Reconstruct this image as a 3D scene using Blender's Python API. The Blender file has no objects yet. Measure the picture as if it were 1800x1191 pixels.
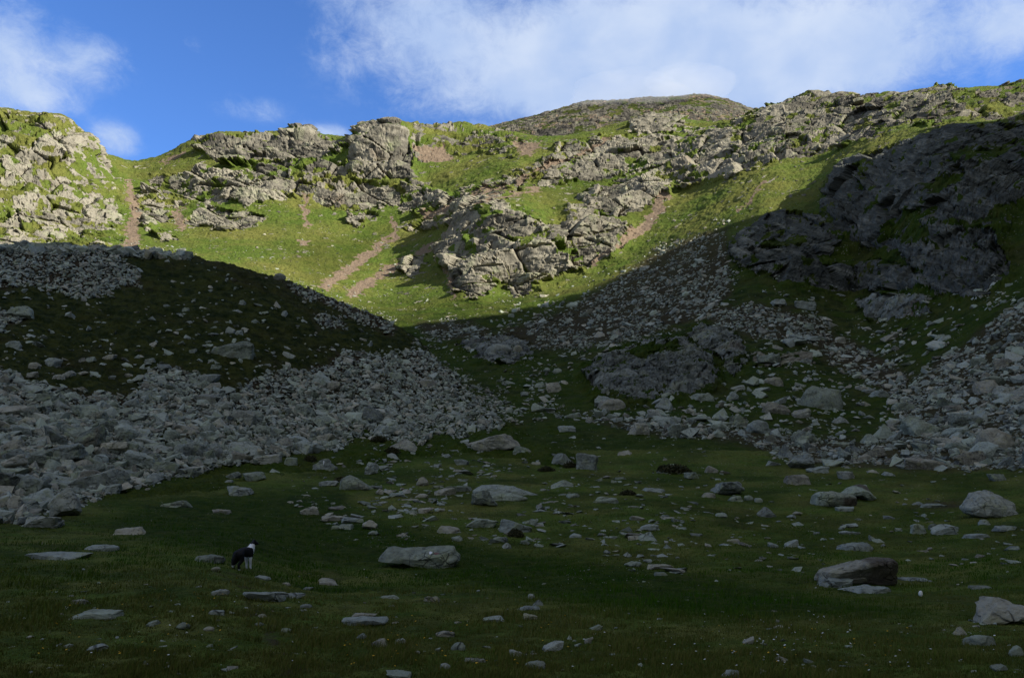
import bpy, bmesh, math, random
import numpy as np
from mathutils import Vector, Matrix, Euler
random.seed(7); RNG = np.random.default_rng(7)
SC = bpy.context.scene; COL = SC.collection
R = math.radians
f32 = np.float32

# ---------------------------------------------------------------- camera
W, H, F, CX, CY = 1800.0, 1191.0, 1375.0, 900.0, 595.5
PITCH = R(9.68); CP, SP = math.cos(PITCH), math.sin(PITCH); EYE = 1.6
cam = bpy.data.cameras.new('camera'); camo = bpy.data.objects.new('camera', cam); COL.objects.link(camo)
cam.sensor_width = 36.0; cam.lens = 36.0*F/W; cam.clip_start = 0.1; cam.clip_end = 20000
camo.location = (0, 0, EYE); camo.rotation_euler = (R(90)+PITCH, 0, 0)
SC.camera = camo

# ---------------------------------------------------------------- light
SUN_EL, SUN_AZ = R(33), R(107)           # azimuth clockwise from +Y (straight ahead) towards +X (right)
SUN = np.array([math.cos(SUN_EL)*math.sin(SUN_AZ), math.cos(SUN_EL)*math.cos(SUN_AZ), math.sin(SUN_EL)])
sl = bpy.data.lights.new('sun', 'SUN'); sl.energy = 5.0; sl.angle = R(0.5); sl.color = (1.0, 0.945, 0.84)
so = bpy.data.objects.new('sun', sl); COL.objects.link(so)
so.rotation_euler = Vector(SUN).to_track_quat('Z', 'Y').to_euler()
SC.view_settings.view_transform = 'Standard'; SC.view_settings.look = 'None'
SC.view_settings.gamma = 1.0; SC.view_settings.use_curve_mapping = False
SC.view_settings.exposure = 0.8
SC.cycles.max_bounces = 5; SC.cycles.diffuse_bounces = 1; SC.cycles.glossy_bounces = 1
SC.cycles.transparent_max_bounces = 4; SC.cycles.volume_bounces = 1
SC.cycles.use_denoising = True

# ---------------------------------------------------------------- node helpers
class NT:
    def __init__(s, nt): s.nt = nt; nt.nodes.clear()
    def n(s, kind, **kw):
        nd = s.nt.nodes.new(kind)
        ins = kw.pop('ins', None)
        for k, v in kw.items(): setattr(nd, k, v)
        for k, v in (ins or {}).items(): s.put(nd.inputs[k], v)
        return nd
    def put(s, sock, v):
        if isinstance(v, bpy.types.NodeSocket): s.nt.links.new(v, sock)
        elif isinstance(v, (tuple, list)) and len(v) == 3 and len(getattr(sock, 'default_value', ())) == 4: sock.default_value = (*v, 1)
        else: sock.default_value = v
    def m(s, op, a, b=0.0, c=None, clamp=False):
        nd = s.n('ShaderNodeMath', operation=op, use_clamp=clamp); s.put(nd.inputs[0], a); s.put(nd.inputs[1], b)
        if c is not None: s.put(nd.inputs[2], c)
        return nd.outputs[0]
    def mix(s, f, a, b):
        nd = s.n('ShaderNodeMix', data_type='RGBA'); s.put(nd.inputs[0], f); s.put(nd.inputs[6], a); s.put(nd.inputs[7], b); return nd.outputs[2]
    def mul(s, a, b):
        nd = s.n('ShaderNodeMix', data_type='RGBA', blend_type='MULTIPLY'); s.put(nd.inputs[0], 1.0); s.put(nd.inputs[6], a); s.put(nd.inputs[7], b); return nd.outputs[2]
    def ss(s, x, lo, hi):
        nd = s.n('ShaderNodeMapRange', interpolation_type='SMOOTHSTEP'); s.put(nd.inputs[0], x); s.put(nd.inputs[1], lo); s.put(nd.inputs[2], hi); return nd.outputs[0]
    def rng(s, x, lo, hi, a, b):
        nd = s.n('ShaderNodeMapRange'); s.put(nd.inputs[0], x); nd.inputs[1].default_value = lo; nd.inputs[2].default_value = hi; nd.inputs[3].default_value = a; nd.inputs[4].default_value = b; return nd.outputs[0]
    def noise(s, vec, scale, detail=4, rough=0.55, dist=0.0, out='Fac'):
        nd = s.n('ShaderNodeTexNoise'); s.put(nd.inputs['Vector'], vec); s.put(nd.inputs['Scale'], scale)
        nd.inputs['Detail'].default_value = detail; nd.inputs['Roughness'].default_value = rough; nd.inputs['Distortion'].default_value = dist
        return nd.outputs[out]
    def vor(s, vec, scale, feature='F1', out='Distance', rnd=1.0):
        nd = s.n('ShaderNodeTexVoronoi', feature=feature); s.put(nd.inputs['Vector'], vec); s.put(nd.inputs['Scale'], scale); nd.inputs['Randomness'].default_value = rnd
        return nd.outputs[out]

# ---------------------------------------------------------------- sky: physical sky with drifting cloud
world = bpy.data.worlds.new('World'); SC.world = world; world.use_nodes = True
g = NT(world.node_tree)
SKY_STRENGTH = 0.075
sky = g.n('ShaderNodeTexSky', sky_type='NISHITA', sun_disc=False, sun_elevation=SUN_EL, sun_rotation=SUN_AZ, altitude=600.0, air_density=1.0, dust_density=0.3, ozone_density=3.0)
tc = g.n('ShaderNodeTexCoord').outputs['Generated']
sep = g.n('ShaderNodeSeparateXYZ', ins={0: tc})
dx, dy, dz = sep.outputs
az = g.m('ARCTAN2', dx, dy); el = g.m('ARCSINE', dz)
def sky_dir(px, py):
    a, b = (px-CX)/F, (CY-py)/F
    x, y, z = a, CP-b*SP, SP+b*CP
    l = math.sqrt(x*x+y*y+z*z)
    return math.atan2(x, y), math.asin(z/l)
cv = g.n('ShaderNodeCombineXYZ', ins={0: az, 1: g.m('MULTIPLY', el, 1.35), 2: 0.37}).outputs[0]
n_big = g.noise(cv, 7.0, 9, 0.55, 0.35)
n_fine = g.noise(cv, 24.0, 12, 0.72, 0.35)
nn = g.m('ADD', g.m('MULTIPLY', n_big, 0.52), g.m('MULTIPLY', n_fine, 0.48))
def lobe(px, py, rx, ry, amp):
    a0, e0 = sky_dir(px, py)
    u = g.m('DIVIDE', g.m('SUBTRACT', az, a0), rx/F); v = g.m('DIVIDE', g.m('SUBTRACT', el, e0), ry/F)
    r2 = g.m('ADD', g.m('MULTIPLY', u, u), g.m('MULTIPLY', v, v))
    return g.m('MULTIPLY', g.m('EXPONENT', g.m('MULTIPLY', r2, -1.0)), amp)
SKY_LOBES = [(1160, 50, 320, 115, 1.2), (1430, 110, 150, 80, .85), (720, 30, 160, 90, .6), (900, 120, 260, 80, .55), (640, 110, 60, 30, .25), (1640, 60, 200, 80, .45), (1790, 40, 70, 40, .65),
             (1150, 155, 240, 50, .8), (10, 60, 50, 60, .62), (150, 100, 62, 36, .72), (40, 165, 70, 26, .62), (60, 110, 70, 40, .4), (203, 246, 36, 24, .7), (575, 236, 40, 14, .7), (440, 190, 70, 22, .33), (330, 80, 60, 14, .25)]
tot = None
for L in SKY_LOBES:
    l = lobe(*L); tot = l if tot is None else g.m('ADD', tot, l)
# cloud cover, with unseen cloud added out of view to neutralise blue fill light
dens = g.m('ADD', tot, g.m('MULTIPLY', g.m('SUBTRACT', nn, 0.5), 2.5))
dens = g.ss(dens, 0.06, 1.15)
dens = g.m('MULTIPLY', dens, g.ss(tot, 0.02, 0.3))
over = g.m('MAXIMUM', g.ss(el, 0.66, 0.85), g.ss(dy, 0.15, -0.25))      # unseen cloud added overhead and behind to whiten the fill light
dens = g.m('MAXIMUM', dens, g.m('MULTIPLY', over, g.ss(nn, 0.36, 0.52)))
shade = g.ss(g.noise(cv, 9.0, 6, 0.5, 0.2), 0.3, 0.75)
ccol = g.mix(shade, (3.6, 4.7, 6.9), (5.2, 6.0, 7.4))
ccol = g.mix(over, ccol, (3.1, 3.2, 3.15))  # added cloud is neutral grey, to take blue out of the shade
blue = g.mul(sky.outputs[0], (0.78, 1.16, 1.74))
skyc = g.mix(g.m('MULTIPLY', dens, 0.92), blue, ccol)
bg = g.n('ShaderNodeBackground', ins={0: skyc, 1: SKY_STRENGTH})
g.n('ShaderNodeOutputWorld', ins={0: bg.outputs[0]})

# ---------------------------------------------------------------- projection helpers (photo pixels <-> world)
def proj(x, y, z):
    zc = z-EYE; fw = y*CP+zc*SP; up = -y*SP+zc*CP
    return CX+F*x/fw, CY-F*up/fw
def unproj(px, py, y):
    a = (np.asarray(px, float)-CX)/F; b = (CY-np.asarray(py, float))/F
    Dy = CP-b*SP; t = y/Dy
    return a*t, EYE+(SP+b*CP)*t
# ---------------------------------------------------------------- numpy noise
def _h(ix, iy, iz, seed):
    with np.errstate(over='ignore'):
        h = (ix.astype(np.uint32)*np.uint32(374761393)) ^ (iy.astype(np.uint32)*np.uint32(668265263)) ^ (iz.astype(np.uint32)*np.uint32(2246822519)) ^ np.uint32((seed*3266489917+974711) & 0xffffffff)
        h = (h ^ (h >> np.uint32(15)))*np.uint32(2246822519)
        h = (h ^ (h >> np.uint32(13)))*np.uint32(3266489917)
        return h ^ (h >> np.uint32(16))
def _r(h): return (h & np.uint32(0xffffff)).astype(f32)*f32(1/16777216.0)
def _r2(h): return ((h*np.uint32(2654435761)) >> np.uint32(8)).astype(f32)*f32(1/16777216.0)
def _r3(h): return ((h*np.uint32(1597334677)+np.uint32(12345)) >> np.uint32(8)).astype(f32)*f32(1/16777216.0)
def vnoise(P, seed=0):
    Pf = np.floor(P); I = Pf.astype(np.int32); t = (P-Pf).astype(f32); t = t*t*(3-2*t)
    x, y, z = t[:, 0], t[:, 1], t[:, 2]; out = None
    for c in range(8):
        i, j, k = c & 1, (c >> 1) & 1, c >> 2
        w = (x if i else 1-x)*(y if j else 1-y)*(z if k else 1-z)
        v = w*_r(_h(I[:, 0]+i, I[:, 1]+j, I[:, 2]+k, seed)); out = v if out is None else out+v
    return out
def fbm(P, oct=4, seed=0, gain=0.5):
    s = 0; a = 1.0; t = 0; Q = P.astype(f32)
    for o in range(oct):
        s = s+a*vnoise(Q, seed+o*17); t += a; a *= gain; Q = Q*f32(2.03)+f32(5.3)
    return s/t
def unit(n, lo=0.3, hi=0.7): return np.clip((n-lo)/(hi-lo), 0, 1)
def sstep(x, lo, hi):
    t = np.clip((x-lo)/(hi-lo), 0, 1); return t*t*(3-2*t)
def worley(P, seed=0):
    """nearest / second distance, cell random numbers and offset from the nearest feature point"""
    P = P.astype(f32); Pf = np.floor(P); I = Pf.astype(np.int32); T = P-Pf; n = len(P)
    d1 = np.full(n, 9., f32); d2 = np.full(n, 9., f32); hid = np.zeros(n, np.uint32); D = np.zeros((n, 3), f32)
    for i in (-1, 0, 1):
        for j in (-1, 0, 1):
            for k in (-1, 0, 1):
                h = _h(I[:, 0]+i, I[:, 1]+j, I[:, 2]+k, seed)
                ox = T[:, 0]-i-_r(h); oy = T[:, 1]-j-_r2(h); oz = T[:, 2]-k-_r3(h)
                d = ox*ox+oy*oy+oz*oz; nr = d < d1
                d2 = np.where(nr, d1, np.minimum(d2, d)); d1 = np.where(nr, d, d1); hid = np.where(nr, h, hid)
                D[:, 0] = np.where(nr, ox, D[:, 0]); D[:, 1] = np.where(nr, oy, D[:, 1]); D[:, 2] = np.where(nr, oz, D[:, 2])
    return np.sqrt(d1), np.sqrt(d2), hid, D
def blocks(P, seed):
    """faceted block relief in about -1..1: each cell a tilted flat face at its own height, with open joints"""
    d1, d2, h, D = worley(P, seed)
    r = _r(h*np.uint32(747796405)+np.uint32(1)); a = _r2(h+np.uint32(77))-.5; b = _r3(h+np.uint32(99))-.5; c = _r(h*np.uint32(2891336453))-.5
    v = (r-.5)*1.3+1.8*(D[:, 0]*a+D[:, 1]*b+D[:, 2]*c)
    return v-0.45*(1-sstep(d2-d1, 0.0, 0.12)), r

def facets(Q, Hn, freq, seed, k=.75, tilt=.35, jit=.25, joint=.12, aniso=(1, 1, 1)):
    """break a slope into steep facets: each cell is pulled on to a near-upright plane through its own centre. Returns shift along Hn (in units of y), cell tone, upness"""
    an = np.array(aniso, f32); d1, d2, h, D = worley(Q*f32(freq)*an, seed); D = D/an/f32(freq)
    dx = D[:, 0]+Q[:, 0]*D[:, 1]; dy = D[:, 1]
    a = dx*Hn[:, 0]+dy*Hn[:, 1]; side = dx*Hn[:, 1]-dy*Hn[:, 0]
    r = _r(h*np.uint32(747796405)+np.uint32(1)); ta = _r2(h+np.uint32(77))-.5; tb = _r3(h+np.uint32(99))-.5
    s = -k*a+2*tilt*ta*side+1.5*tilt*tb*D[:, 2]+(r-.5)*jit/freq
    return s-joint/freq*(1-sstep(d2-d1, 0.0, 0.09)), r
# ---------------------------------------------------------------- thin-plate surfaces  q(u, v) = z / y
KV = 0.6
class Sheet:
    """height field over (u = x/y, y), fitted through surveyed points (photo pixel + distance, or height)"""
    def __init__(s, pts, u0, u1, y0, y1, nu=360, nv=420, seed=0):
        u, v, q = [], [], []
        for p in pts:
            if len(p) == 3: x, z = unproj(p[0], p[1], p[2]); y = p[2]
            else: y = p[2]; x, _ = unproj(p[0], 830., y); z = p[1]          # (px, z, y, 'z')
            u.append(x/y); v.append(math.log(y)*KV); q.append(z/y)
        A = np.array([u, v]).T; q = np.array(q); n = len(q)
        def ker(a, b):
            d = ((a[:, None, :]-b[None, :, :])**2).sum(-1); return d*np.log(d+1e-12)
        M = np.zeros((n+3, n+3)); M[:n, :n] = ker(A, A)+np.eye(n)*2e-4; M[:n, n] = 1; M[:n, n+1:] = A; M[n, :n] = 1; M[n+1:, :n] = A.T
        w = np.linalg.solve(M, np.r_[q, 0, 0, 0])
        s.u0, s.u1, s.v0, s.v1, s.nu, s.nv = u0, u1, math.log(y0)*KV, math.log(y1)*KV, nu, nv
        U, V = np.meshgrid(np.linspace(u0, u1, nu), np.linspace(s.v0, s.v1, nv)); G = np.array([U.ravel(), V.ravel()]).T
        out = np.empty(len(G))
        for i in range(0, len(G), 20000): out[i:i+20000] = ker(G[i:i+20000], A)@w[:n]+w[n]+G[i:i+20000]@w[n+1:]
        s.q = out.reshape(nv, nu)
    def at_uy(s, u, y):
        a = np.clip((u-s.u0)/(s.u1-s.u0)*(s.nu-1), 0, s.nu-1.001); b = np.clip((np.log(y)*KV-s.v0)/(s.v1-s.v0)*(s.nv-1), 0, s.nv-1.001)
        i = a.astype(int); j = b.astype(int); a = a-i; b = b-j; q = s.q
        return (q[j, i]*(1-a)*(1-b)+q[j, i+1]*a*(1-b)+q[j+1, i]*(1-a)*b+q[j+1, i+1]*a*b)*y
# ---------------------------------------------------------------- survey of the place
NL = [(1191, 6.5), (1090, 9.0), (1030, 12), (985, 16), (950, 20), (938, 24), (900, 31)]
NM = [(1191, 6.5), (1090, 9.6), (1060, 11.3), (1040, 15.5), (1010, 19), (960, 24.5), (920, 29), (880, 36), (850, 43)]
NR = [(1191, 6.5), (1110, 9), (1060, 12.5), (1030, 17), (990, 21.5), (950, 27), (900, 35), (860, 42)]
COLS = {
 -300: NL+[(860, 40), (700, 64), (600, 120), (420, 240), (300, 290), (180, 350), (120, 400)],
 0: NL+[(860, 40), (740, 70), (600, 140), (500, 200), (420, 270), (370, 300), (320, 330), (260, 365), (220, 390), (190, 430)],
 200: NL+[(860, 40), (740, 75), (600, 140), (500, 210), (430, 275), (380, 330), (340, 370), (300, 420), (279, 460)],
 400: NL[:3]+[(990, 16.5), (950, 22), (910, 30), (870, 38), (830, 47), (720, 78), (600, 140), (520, 190), (460, 250), (400, 320), (370, 350), (330, 380), (290, 420), (260, 455), (233, 490)],
 550: NM+[(815, 51), (700, 82), (640, 115), (560, 175), (490, 235), (450, 275), (400, 320), (350, 365), (330, 375), (290, 410), (265, 450), (243, 500)],
 700: NM+[(815, 52), (770, 64), (720, 80), (640, 130), (560, 185), (530, 215), (480, 260), (420, 310), (370, 350), (330, 380), (290, 410), (250, 430), (216, 470)],
 800: NM+[(815, 52), (770, 64), (700, 94), (660, 115), (620, 140), (580, 165), (550, 185), (510, 215), (470, 240), (430, 265), (400, 285), (370, 310), (330, 350), (300, 385), (270, 430), (240, 480), (220, 520)],
 900: NM+[(815, 53), (770, 65), (700, 92), (660, 108), (620, 128), (580, 158), (550, 180), (520, 205), (490, 225), (420, 245), (360, 264), (340, 290), (310, 330), (280, 370), (255, 420), (232, 500)],
 1000: NM+[(815, 54), (770, 66), (700, 90), (650, 108), (620, 122), (580, 150), (540, 180), (500, 210), (470, 230), (400, 252), (370, 267), (350, 290), (320, 325), (290, 350), (260, 380), (238, 440)],
 1100: NM+[(815, 54), (770, 66), (700, 88), (660, 101), (620, 112), (580, 138), (540, 165), (500, 192), (460, 220), (420, 245), (380, 265), (340, 300), (310, 330), (270, 360), (240, 395), (214, 460)],
 1200: NM[:-1]+[(855, 43), (815, 53), (770, 65), (700, 88), (650, 102), (600, 122), (550, 145), (500, 168), (450, 200), (420, 218), (380, 250), (340, 285), (320, 300), (280, 330), (250, 360), (225, 420), (209, 470)],
 1350: NR+[(825, 52), (790, 61), (750, 74), (700, 86), (650, 100), (600, 115), (550, 132), (500, 152), (450, 172), (400, 195), (350, 220), (300, 255), (260, 290), (230, 320), (205, 360), (192, 400)],
 1440: NR+[(825, 52), (780, 64), (700, 87), (600, 117), (550, 136), (500, 156), (450, 170), (400, 188), (350, 210), (300, 240), (260, 275), (220, 315), (190, 355), (165, 400)],
 1500: NR+[(825, 51), (780, 64), (740, 78), (700, 88), (650, 105), (600, 120), (550, 140), (510, 158), (460, 170), (400, 183), (330, 198), (290, 215), (250, 250), (210, 305), (174, 360)],
 1650: NR[:-1]+[(868, 40), (835, 48), (780, 61), (700, 80), (600, 105), (520, 126), (450, 138), (400, 147), (330, 162), (280, 178), (240, 200), (200, 245), (157, 310)],
 1800: NR[:2]+[(1080, 11), (1030, 16), (980, 21), (930, 28), (880, 36), (845, 44), (780, 56), (700, 70), (600, 90), (520, 108), (450, 124), (380, 140), (300, 163), (240, 192), (195, 232), (150, 285)],
 2100: NR[:2]+[(1030, 16), (930, 27), (840, 40), (700, 58), (520, 90), (380, 120), (240, 165), (120, 240)],
}
BASE_PTS = []
for px, rows in COLS.items():
    BASE_PTS += [(px, 0.0, 1.0, 'z'), (px, 0.0, 3.0, 'z')]
    BASE_PTS += [(px, a, b) for a, b in rows]
    a, b = rows[-1]
    BASE_PTS += [(px, a+34, b*1.22), (px, a+70, b*1.5), (px, 250, 1000.0)]
# finer points of the skyline: the level shoulder on the left, its drop to the notch, and the knob on the ridge
BASE_PTS += [(55, 201, 426), (110, 205, 418), (110, 245, 392), (128, 212, 424), (152, 238, 436), (180, 268, 447), (110, 240, 510), (150, 268, 530), (180, 296, 545), (300, 270, 480), (345, 243, 488), (500, 239, 500), (531, 219, 506), (560, 243, 500), (531, 262, 640), (600, 243, 490), (605, 262, 600)]
base = Sheet(BASE_PTS, -0.9, 0.9, 1.0, 1000.0)
MOUND = {
 -300: [(900, 27), (800, 36), (700, 48), (600, 62), (500, 82), (415, 105)],
 0: [(905, 30.5), (800, 40), (700, 52), (600, 67), (500, 87), (450, 98), (433, 105)],
 100: [(880, 35), (790, 43), (700, 54), (600, 70), (500, 90), (450, 101), (432, 109)],
 200: [(853, 40), (780, 47), (700, 57), (600, 72), (500, 93), (450, 105), (437, 112)],
 300: [(838, 43), (770, 50), (700, 59), (600, 74), (510, 95), (460, 107), (443, 113)],
 400: [(832, 46), (760, 53), (700, 61), (620, 73), (540, 89), (490, 101), (463, 112)],
 550: [(805, 53), (740, 62), (680, 70), (620, 80), (560, 93), (525, 104), (508, 111)],
 640: [(780, 58), (720, 67), (660, 77), (600, 90), (565, 101), (545, 108)],
 700: [(768, 62), (700, 72), (650, 81), (610, 91), (585, 99), (573, 106)],
 745: [(762, 64), (700, 75), (660, 82), (625, 92), (605, 99)],
 800: [(756, 66), (710, 75), (680, 82), (658, 88)],
 850: [(756, 66), (725, 73), (700, 78)],
 905: [(758, 66.5), (745, 71)],
}
MOUND_PTS = []
for px, rows in MOUND.items():
    a, b = rows[0]; MOUND_PTS += [(px, a+12, b*.93), (px, a+75, b*.8)]
    MOUND_PTS += [(px, a, b) for a, b in rows]
    a, b = rows[-1]
    MOUND_PTS += [(px, a+14, b*1.08), (px, a+75, b*1.25), (px, a+190, b*1.6), (px, 860, b*2.1)]
MOUND_PTS += [(960, 790, y) for y in (55, 65, 75, 90, 120)]+[(1050, 860, y) for y in (50, 70, 100, 160)]
mound = Sheet(MOUND_PTS, -0.95, 0.12, 24.0, 190.0)
PEAK = {600: 262, 700: 250, 790: 236, 860: 222, 900: 213, 950: 200, 1000: 186, 1040: 176, 1080: 177, 1120: 172, 1180: 170, 1215: 166, 1250: 167, 1290: 179, 1340: 197, 1400: 217, 1480: 240, 1600: 262}
PEAK_PTS = []
for px, py in PEAK.items():
    PEAK_PTS += [(px, py, 950), (px, py+(330-py)*.35, 800), (px, py+(330-py)*.7, 680), (px, 335, 560), (px, py+25, 1080), (px, py+60, 1300)]
peak = Sheet(PEAK_PTS, -0.3, 0.55, 560.0, 1300.0, 220, 160)

def ground_z(x, y):
    u = x/y; z = base.at_uy(u, y)
    zm = mound.at_uy(np.clip(u, mound.u0, mound.u1), np.clip(y, 24.0, 190.0))
    return np.maximum(z, np.where((u < .1) & (y > 26) & (y < 180), zm, -99))
def cast(px, py, ymin=4.0):
    """points of the ground seen at photo pixels (arrays)"""
    px = np.atleast_1d(np.asarray(px, float)); py = np.atleast_1d(np.asarray(py, float)); n = len(px)
    ys = np.exp(np.linspace(math.log(ymin), math.log(640), 420)); hit = np.full(n, np.nan); lo = np.full(n, ymin); done = np.zeros(n, bool)
    for y in ys:
        x, z = unproj(px, py, y); under = (z < ground_z(x, np.full(n, y))) & ~done
        hit[under] = y; done |= under; lo[~done] = y
    hi = np.where(done, hit, 640.0)
    for _ in range(14):
        md = (lo+hi)/2; x, z = unproj(px, py, md); under = z < ground_z(x, md)
        hi = np.where(under, md, hi); lo = np.where(under, lo, md)
    x, z = unproj(px, py, hi)
    return np.stack([x, hi, ground_z(x, hi)], 1), done

# ---------------------------------------------------------------- regions of rock, scree, heath (photo outlines, carried on to the ground)
def region(px, py, pts, feather, warp=None):
    """soft inside-mask of an outline; px, py arrays"""
    P = np.array(pts, float); x0, y0 = P.min(0)-feather-14; x1, y1 = P.max(0)+feather+14
    m = np.zeros(len(px), f32); sel = np.nonzero((px > x0) & (px < x1) & (py > y0) & (py < y1))[0]
    if not len(sel): return m
    X, Y = px[sel], py[sel]
    if warp is not None: X = X+warp[sel, 0]; Y = Y+warp[sel, 1]
    ins = np.zeros(len(sel), bool); d = np.full(len(sel), 1e9)
    for a, b in zip(P, np.roll(P, -1, 0)):
        e = b-a; t = np.clip(((X-a[0])*e[0]+(Y-a[1])*e[1])/(e@e+1e-9), 0, 1)
        d = np.minimum(d, (X-a[0]-t*e[0])**2+(Y-a[1]-t*e[1])**2)
        c = (a[1] > Y) != (b[1] > Y)
        ins ^= c & (X < (b[0]-a[0])*(Y-a[1])/(b[1]-a[1]+1e-12)+a[0])
    sd = np.sqrt(d)*np.where(ins, 1, -1); m[sel] = sstep(sd, -feather, feather); return m
def line(pts, w):
    """outline round a polyline of growing width"""
    P = np.array(pts, float); n = len(P); T = np.gradient(P, axis=0); N = np.stack([-T[:, 1], T[:, 0]], 1); N /= np.linalg.norm(N, axis=1)[:, None]
    ww = np.linspace(w[0], w[1], n)[:, None]/2
    return [tuple(p) for p in np.vstack([P+N*ww, (P-N*ww)[::-1]])]

# (outline, share of bare rock, feather)
ROCK = [
 ([(-200, 150), (0, 190), (60, 203), (125, 205), (180, 268), (208, 295), (214, 420), (180, 440), (-200, 440)], .42, 8),
 ([(-100, 340), (60, 345), (130, 330), (205, 340), (210, 400), (120, 405), (60, 415), (-100, 400)], .52, 10),
 ([(120, 215), (150, 235), (182, 262), (176, 270), (140, 262), (115, 240)], .85, 4),
 ([(8, 262), (40, 262), (62, 300), (55, 318), (10, 316)], .97, 3),
 ([(60, 250), (110, 248), (115, 275), (70, 290)], .8, 5),
 ([(340, 247), (380, 234), (500, 241), (518, 224), (545, 222), (560, 243), (625, 246), (604, 268), (520, 283), (440, 288), (390, 288), (350, 262)], .97, 4),
 ([(355, 250), (382, 250), (420, 285), (410, 292), (370, 275)], .8, 4),
 ([(270, 312), (350, 296), (420, 302), (520, 300), (600, 300), (622, 312), (560, 340), (520, 348), (490, 356), (400, 350), (330, 357), (260, 380), (238, 345)], .62, 8),
 ([(440, 290), (540, 282), (608, 285), (612, 318), (560, 338), (470, 320), (430, 300)], .64, 6),
 ([(395, 322), (430, 314), (480, 320), (492, 345), (440, 357), (400, 346)], .99, 3),
 ([(330, 390), (365, 366), (430, 376), (461, 384), (452, 394), (402, 402), (350, 392)], .88, 4),
 ([(265, 405), (300, 412), (310, 420), (285, 424)], .9, 4),
 ([(232, 345), (300, 350), (300, 380), (262, 410), (238, 382)], .62, 7),
 ([(612, 306), (622, 268), (634, 245), (642, 226), (690, 220), (712, 238), (728, 312), (650, 312)], 1.0, 3),
 ([(545, 338), (600, 318), (700, 328), (706, 352), (640, 368), (560, 357)], .85, 6),
 ([(612, 385), (650, 370), (668, 372), (640, 396), (615, 398)], .9, 4),
 ([(692, 338), (720, 312), (800, 342), (830, 322), (800, 362), (742, 377), (700, 372)], .6, 8),
 ([(720, 215), (770, 210), (880, 222), (932, 252), (900, 277), (830, 268), (760, 287), (728, 290)], .42, 8),
 ([(722, 214), (770, 208), (800, 217), (790, 226), (740, 222)], .85, 4),
 ([(700, 402), (760, 371), (830, 336), (900, 300), (960, 286), (900, 346), (860, 362), (800, 396), (742, 408)], .55, 7),
 ([(930, 302), (980, 254), (1040, 245), (1120, 240), (1190, 240), (1204, 300), (1172, 322), (1120, 302), (1060, 318), (1000, 322), (940, 327)], .70, 6),
 ([(1018, 346), (1060, 331), (1140, 308), (1178, 328), (1166, 352), (1085, 376), (1040, 362)], .93, 4),
 ([(780, 442), (810, 402), (832, 352), (880, 348), (905, 375), (940, 390), (985, 402), (990, 373), (1030, 373), (1080, 393), (1112, 405), (1080, 447), (1040, 462), (1000, 477), (940, 497), (880, 492), (862, 502), (842, 522), (810, 512), (798, 480)], .93, 4),
 ([(714, 470), (730, 456), (749, 456), (741, 475), (720, 481)], .97, 3),
 ([(885, 505), (930, 498), (950, 510), (900, 522)], .8, 5),
 ([(1110, 226), (1122, 212), (1160, 205), (1190, 210), (1200, 222), (1160, 232), (1120, 232)], .97, 4),
 ([(1195, 222), (1340, 210), (1345, 240), (1200, 245)], .42, 8),
 ([(1340, 196), (1380, 183), (1440, 161), (1470, 161), (1510, 174), (1590, 166), (1660, 155), (1700, 165), (1640, 200), (1560, 230), (1500, 252), (1420, 272), (1340, 290), (1290, 315), (1232, 322), (1190, 332), (1180, 290), (1204, 245)], .76, 7),
 ([(1650, 175), (1720, 160), (1800, 145), (2000, 100), (2000, 250), (1800, 232), (1730, 205), (1660, 215), (1600, 225)], .55, 9),
 ([(1495, 290), (1540, 270), (1640, 240), (1740, 230), (1900, 240), (1900, 330), (1790, 350), (1760, 420), (1775, 470), (1722, 522), (1650, 512), (1618, 462), (1560, 432), (1540, 432), (1480, 412), (1450, 372), (1470, 330)], .80, 6),
 ([(1288, 432), (1330, 400), (1370, 374), (1440, 384), (1500, 430), (1490, 442), (1420, 442), (1440, 470), (1540, 454), (1622, 490), (1632, 502), (1560, 507), (1470, 507), (1400, 497), (1300, 462)], .86, 5),
 ([(1510, 532), (1560, 522), (1635, 530), (1632, 548), (1590, 556), (1530, 556)], .85, 5),
 ([(1280, 585), (1300, 600), (1310, 640), (1290, 650), (1270, 625), (1220, 590), (1240, 580)], .85, 5),
 ([(1320, 622), (1420, 618), (1430, 635), (1330, 645)], .7, 6),
 ([(1030, 662), (1060, 640), (1150, 614), (1202, 609), (1242, 640), (1262, 672), (1205, 692), (1130, 702), (1050, 692)], .93, 4),
 ([(812, 606), (860, 595), (922, 608), (934, 630), (862, 634)], .9, 5),
 ([(690, 210), (1400, 160), (1420, 240), (680, 262)], 0.0, 3),
]
GRASS_IN = [  # grass pockets within the rock
 ([(862, 372), (880, 366), (892, 380), (872, 390)], 6), ([(895, 418), (960, 422), (962, 440), (905, 436)], 6), ([(965, 440), (1020, 440), (1025, 455), (975, 458)], 6), ([(830, 410), (842, 410), (846, 440), (834, 440)], 4),
 ([(925, 380), (985, 384), (985, 398), (930, 392)], 6), ([(1556, 426), (1590, 392), (1640, 380), (1618, 440)], 6), ([(1630, 340), (1690, 312), (1700, 325), (1650, 352)], 6), ([(1660, 275), (1760, 262), (1740, 285), (1680, 292)], 6), ([(1700, 400), (1770, 390), (1760, 415), (1700, 420)], 5),
 ([(1490, 415), (1530, 432), (1600, 470), (1500, 465), (1440, 470), (1440, 448)], 8), ([(1600, 395), (1640, 400), (1640, 440), (1610, 440)], 6), ([(1360, 420), (1410, 425), (1400, 438), (1350, 436)], 5), ([(1435, 350), (1460, 340), (1455, 375), (1432, 378)], 5),
 ([(1090, 632), (1180, 628), (1200, 640), (1120, 650)], 6), ([(1740, 385), (1800, 360), (1800, 480), (1775, 480)], 8),
]
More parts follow.
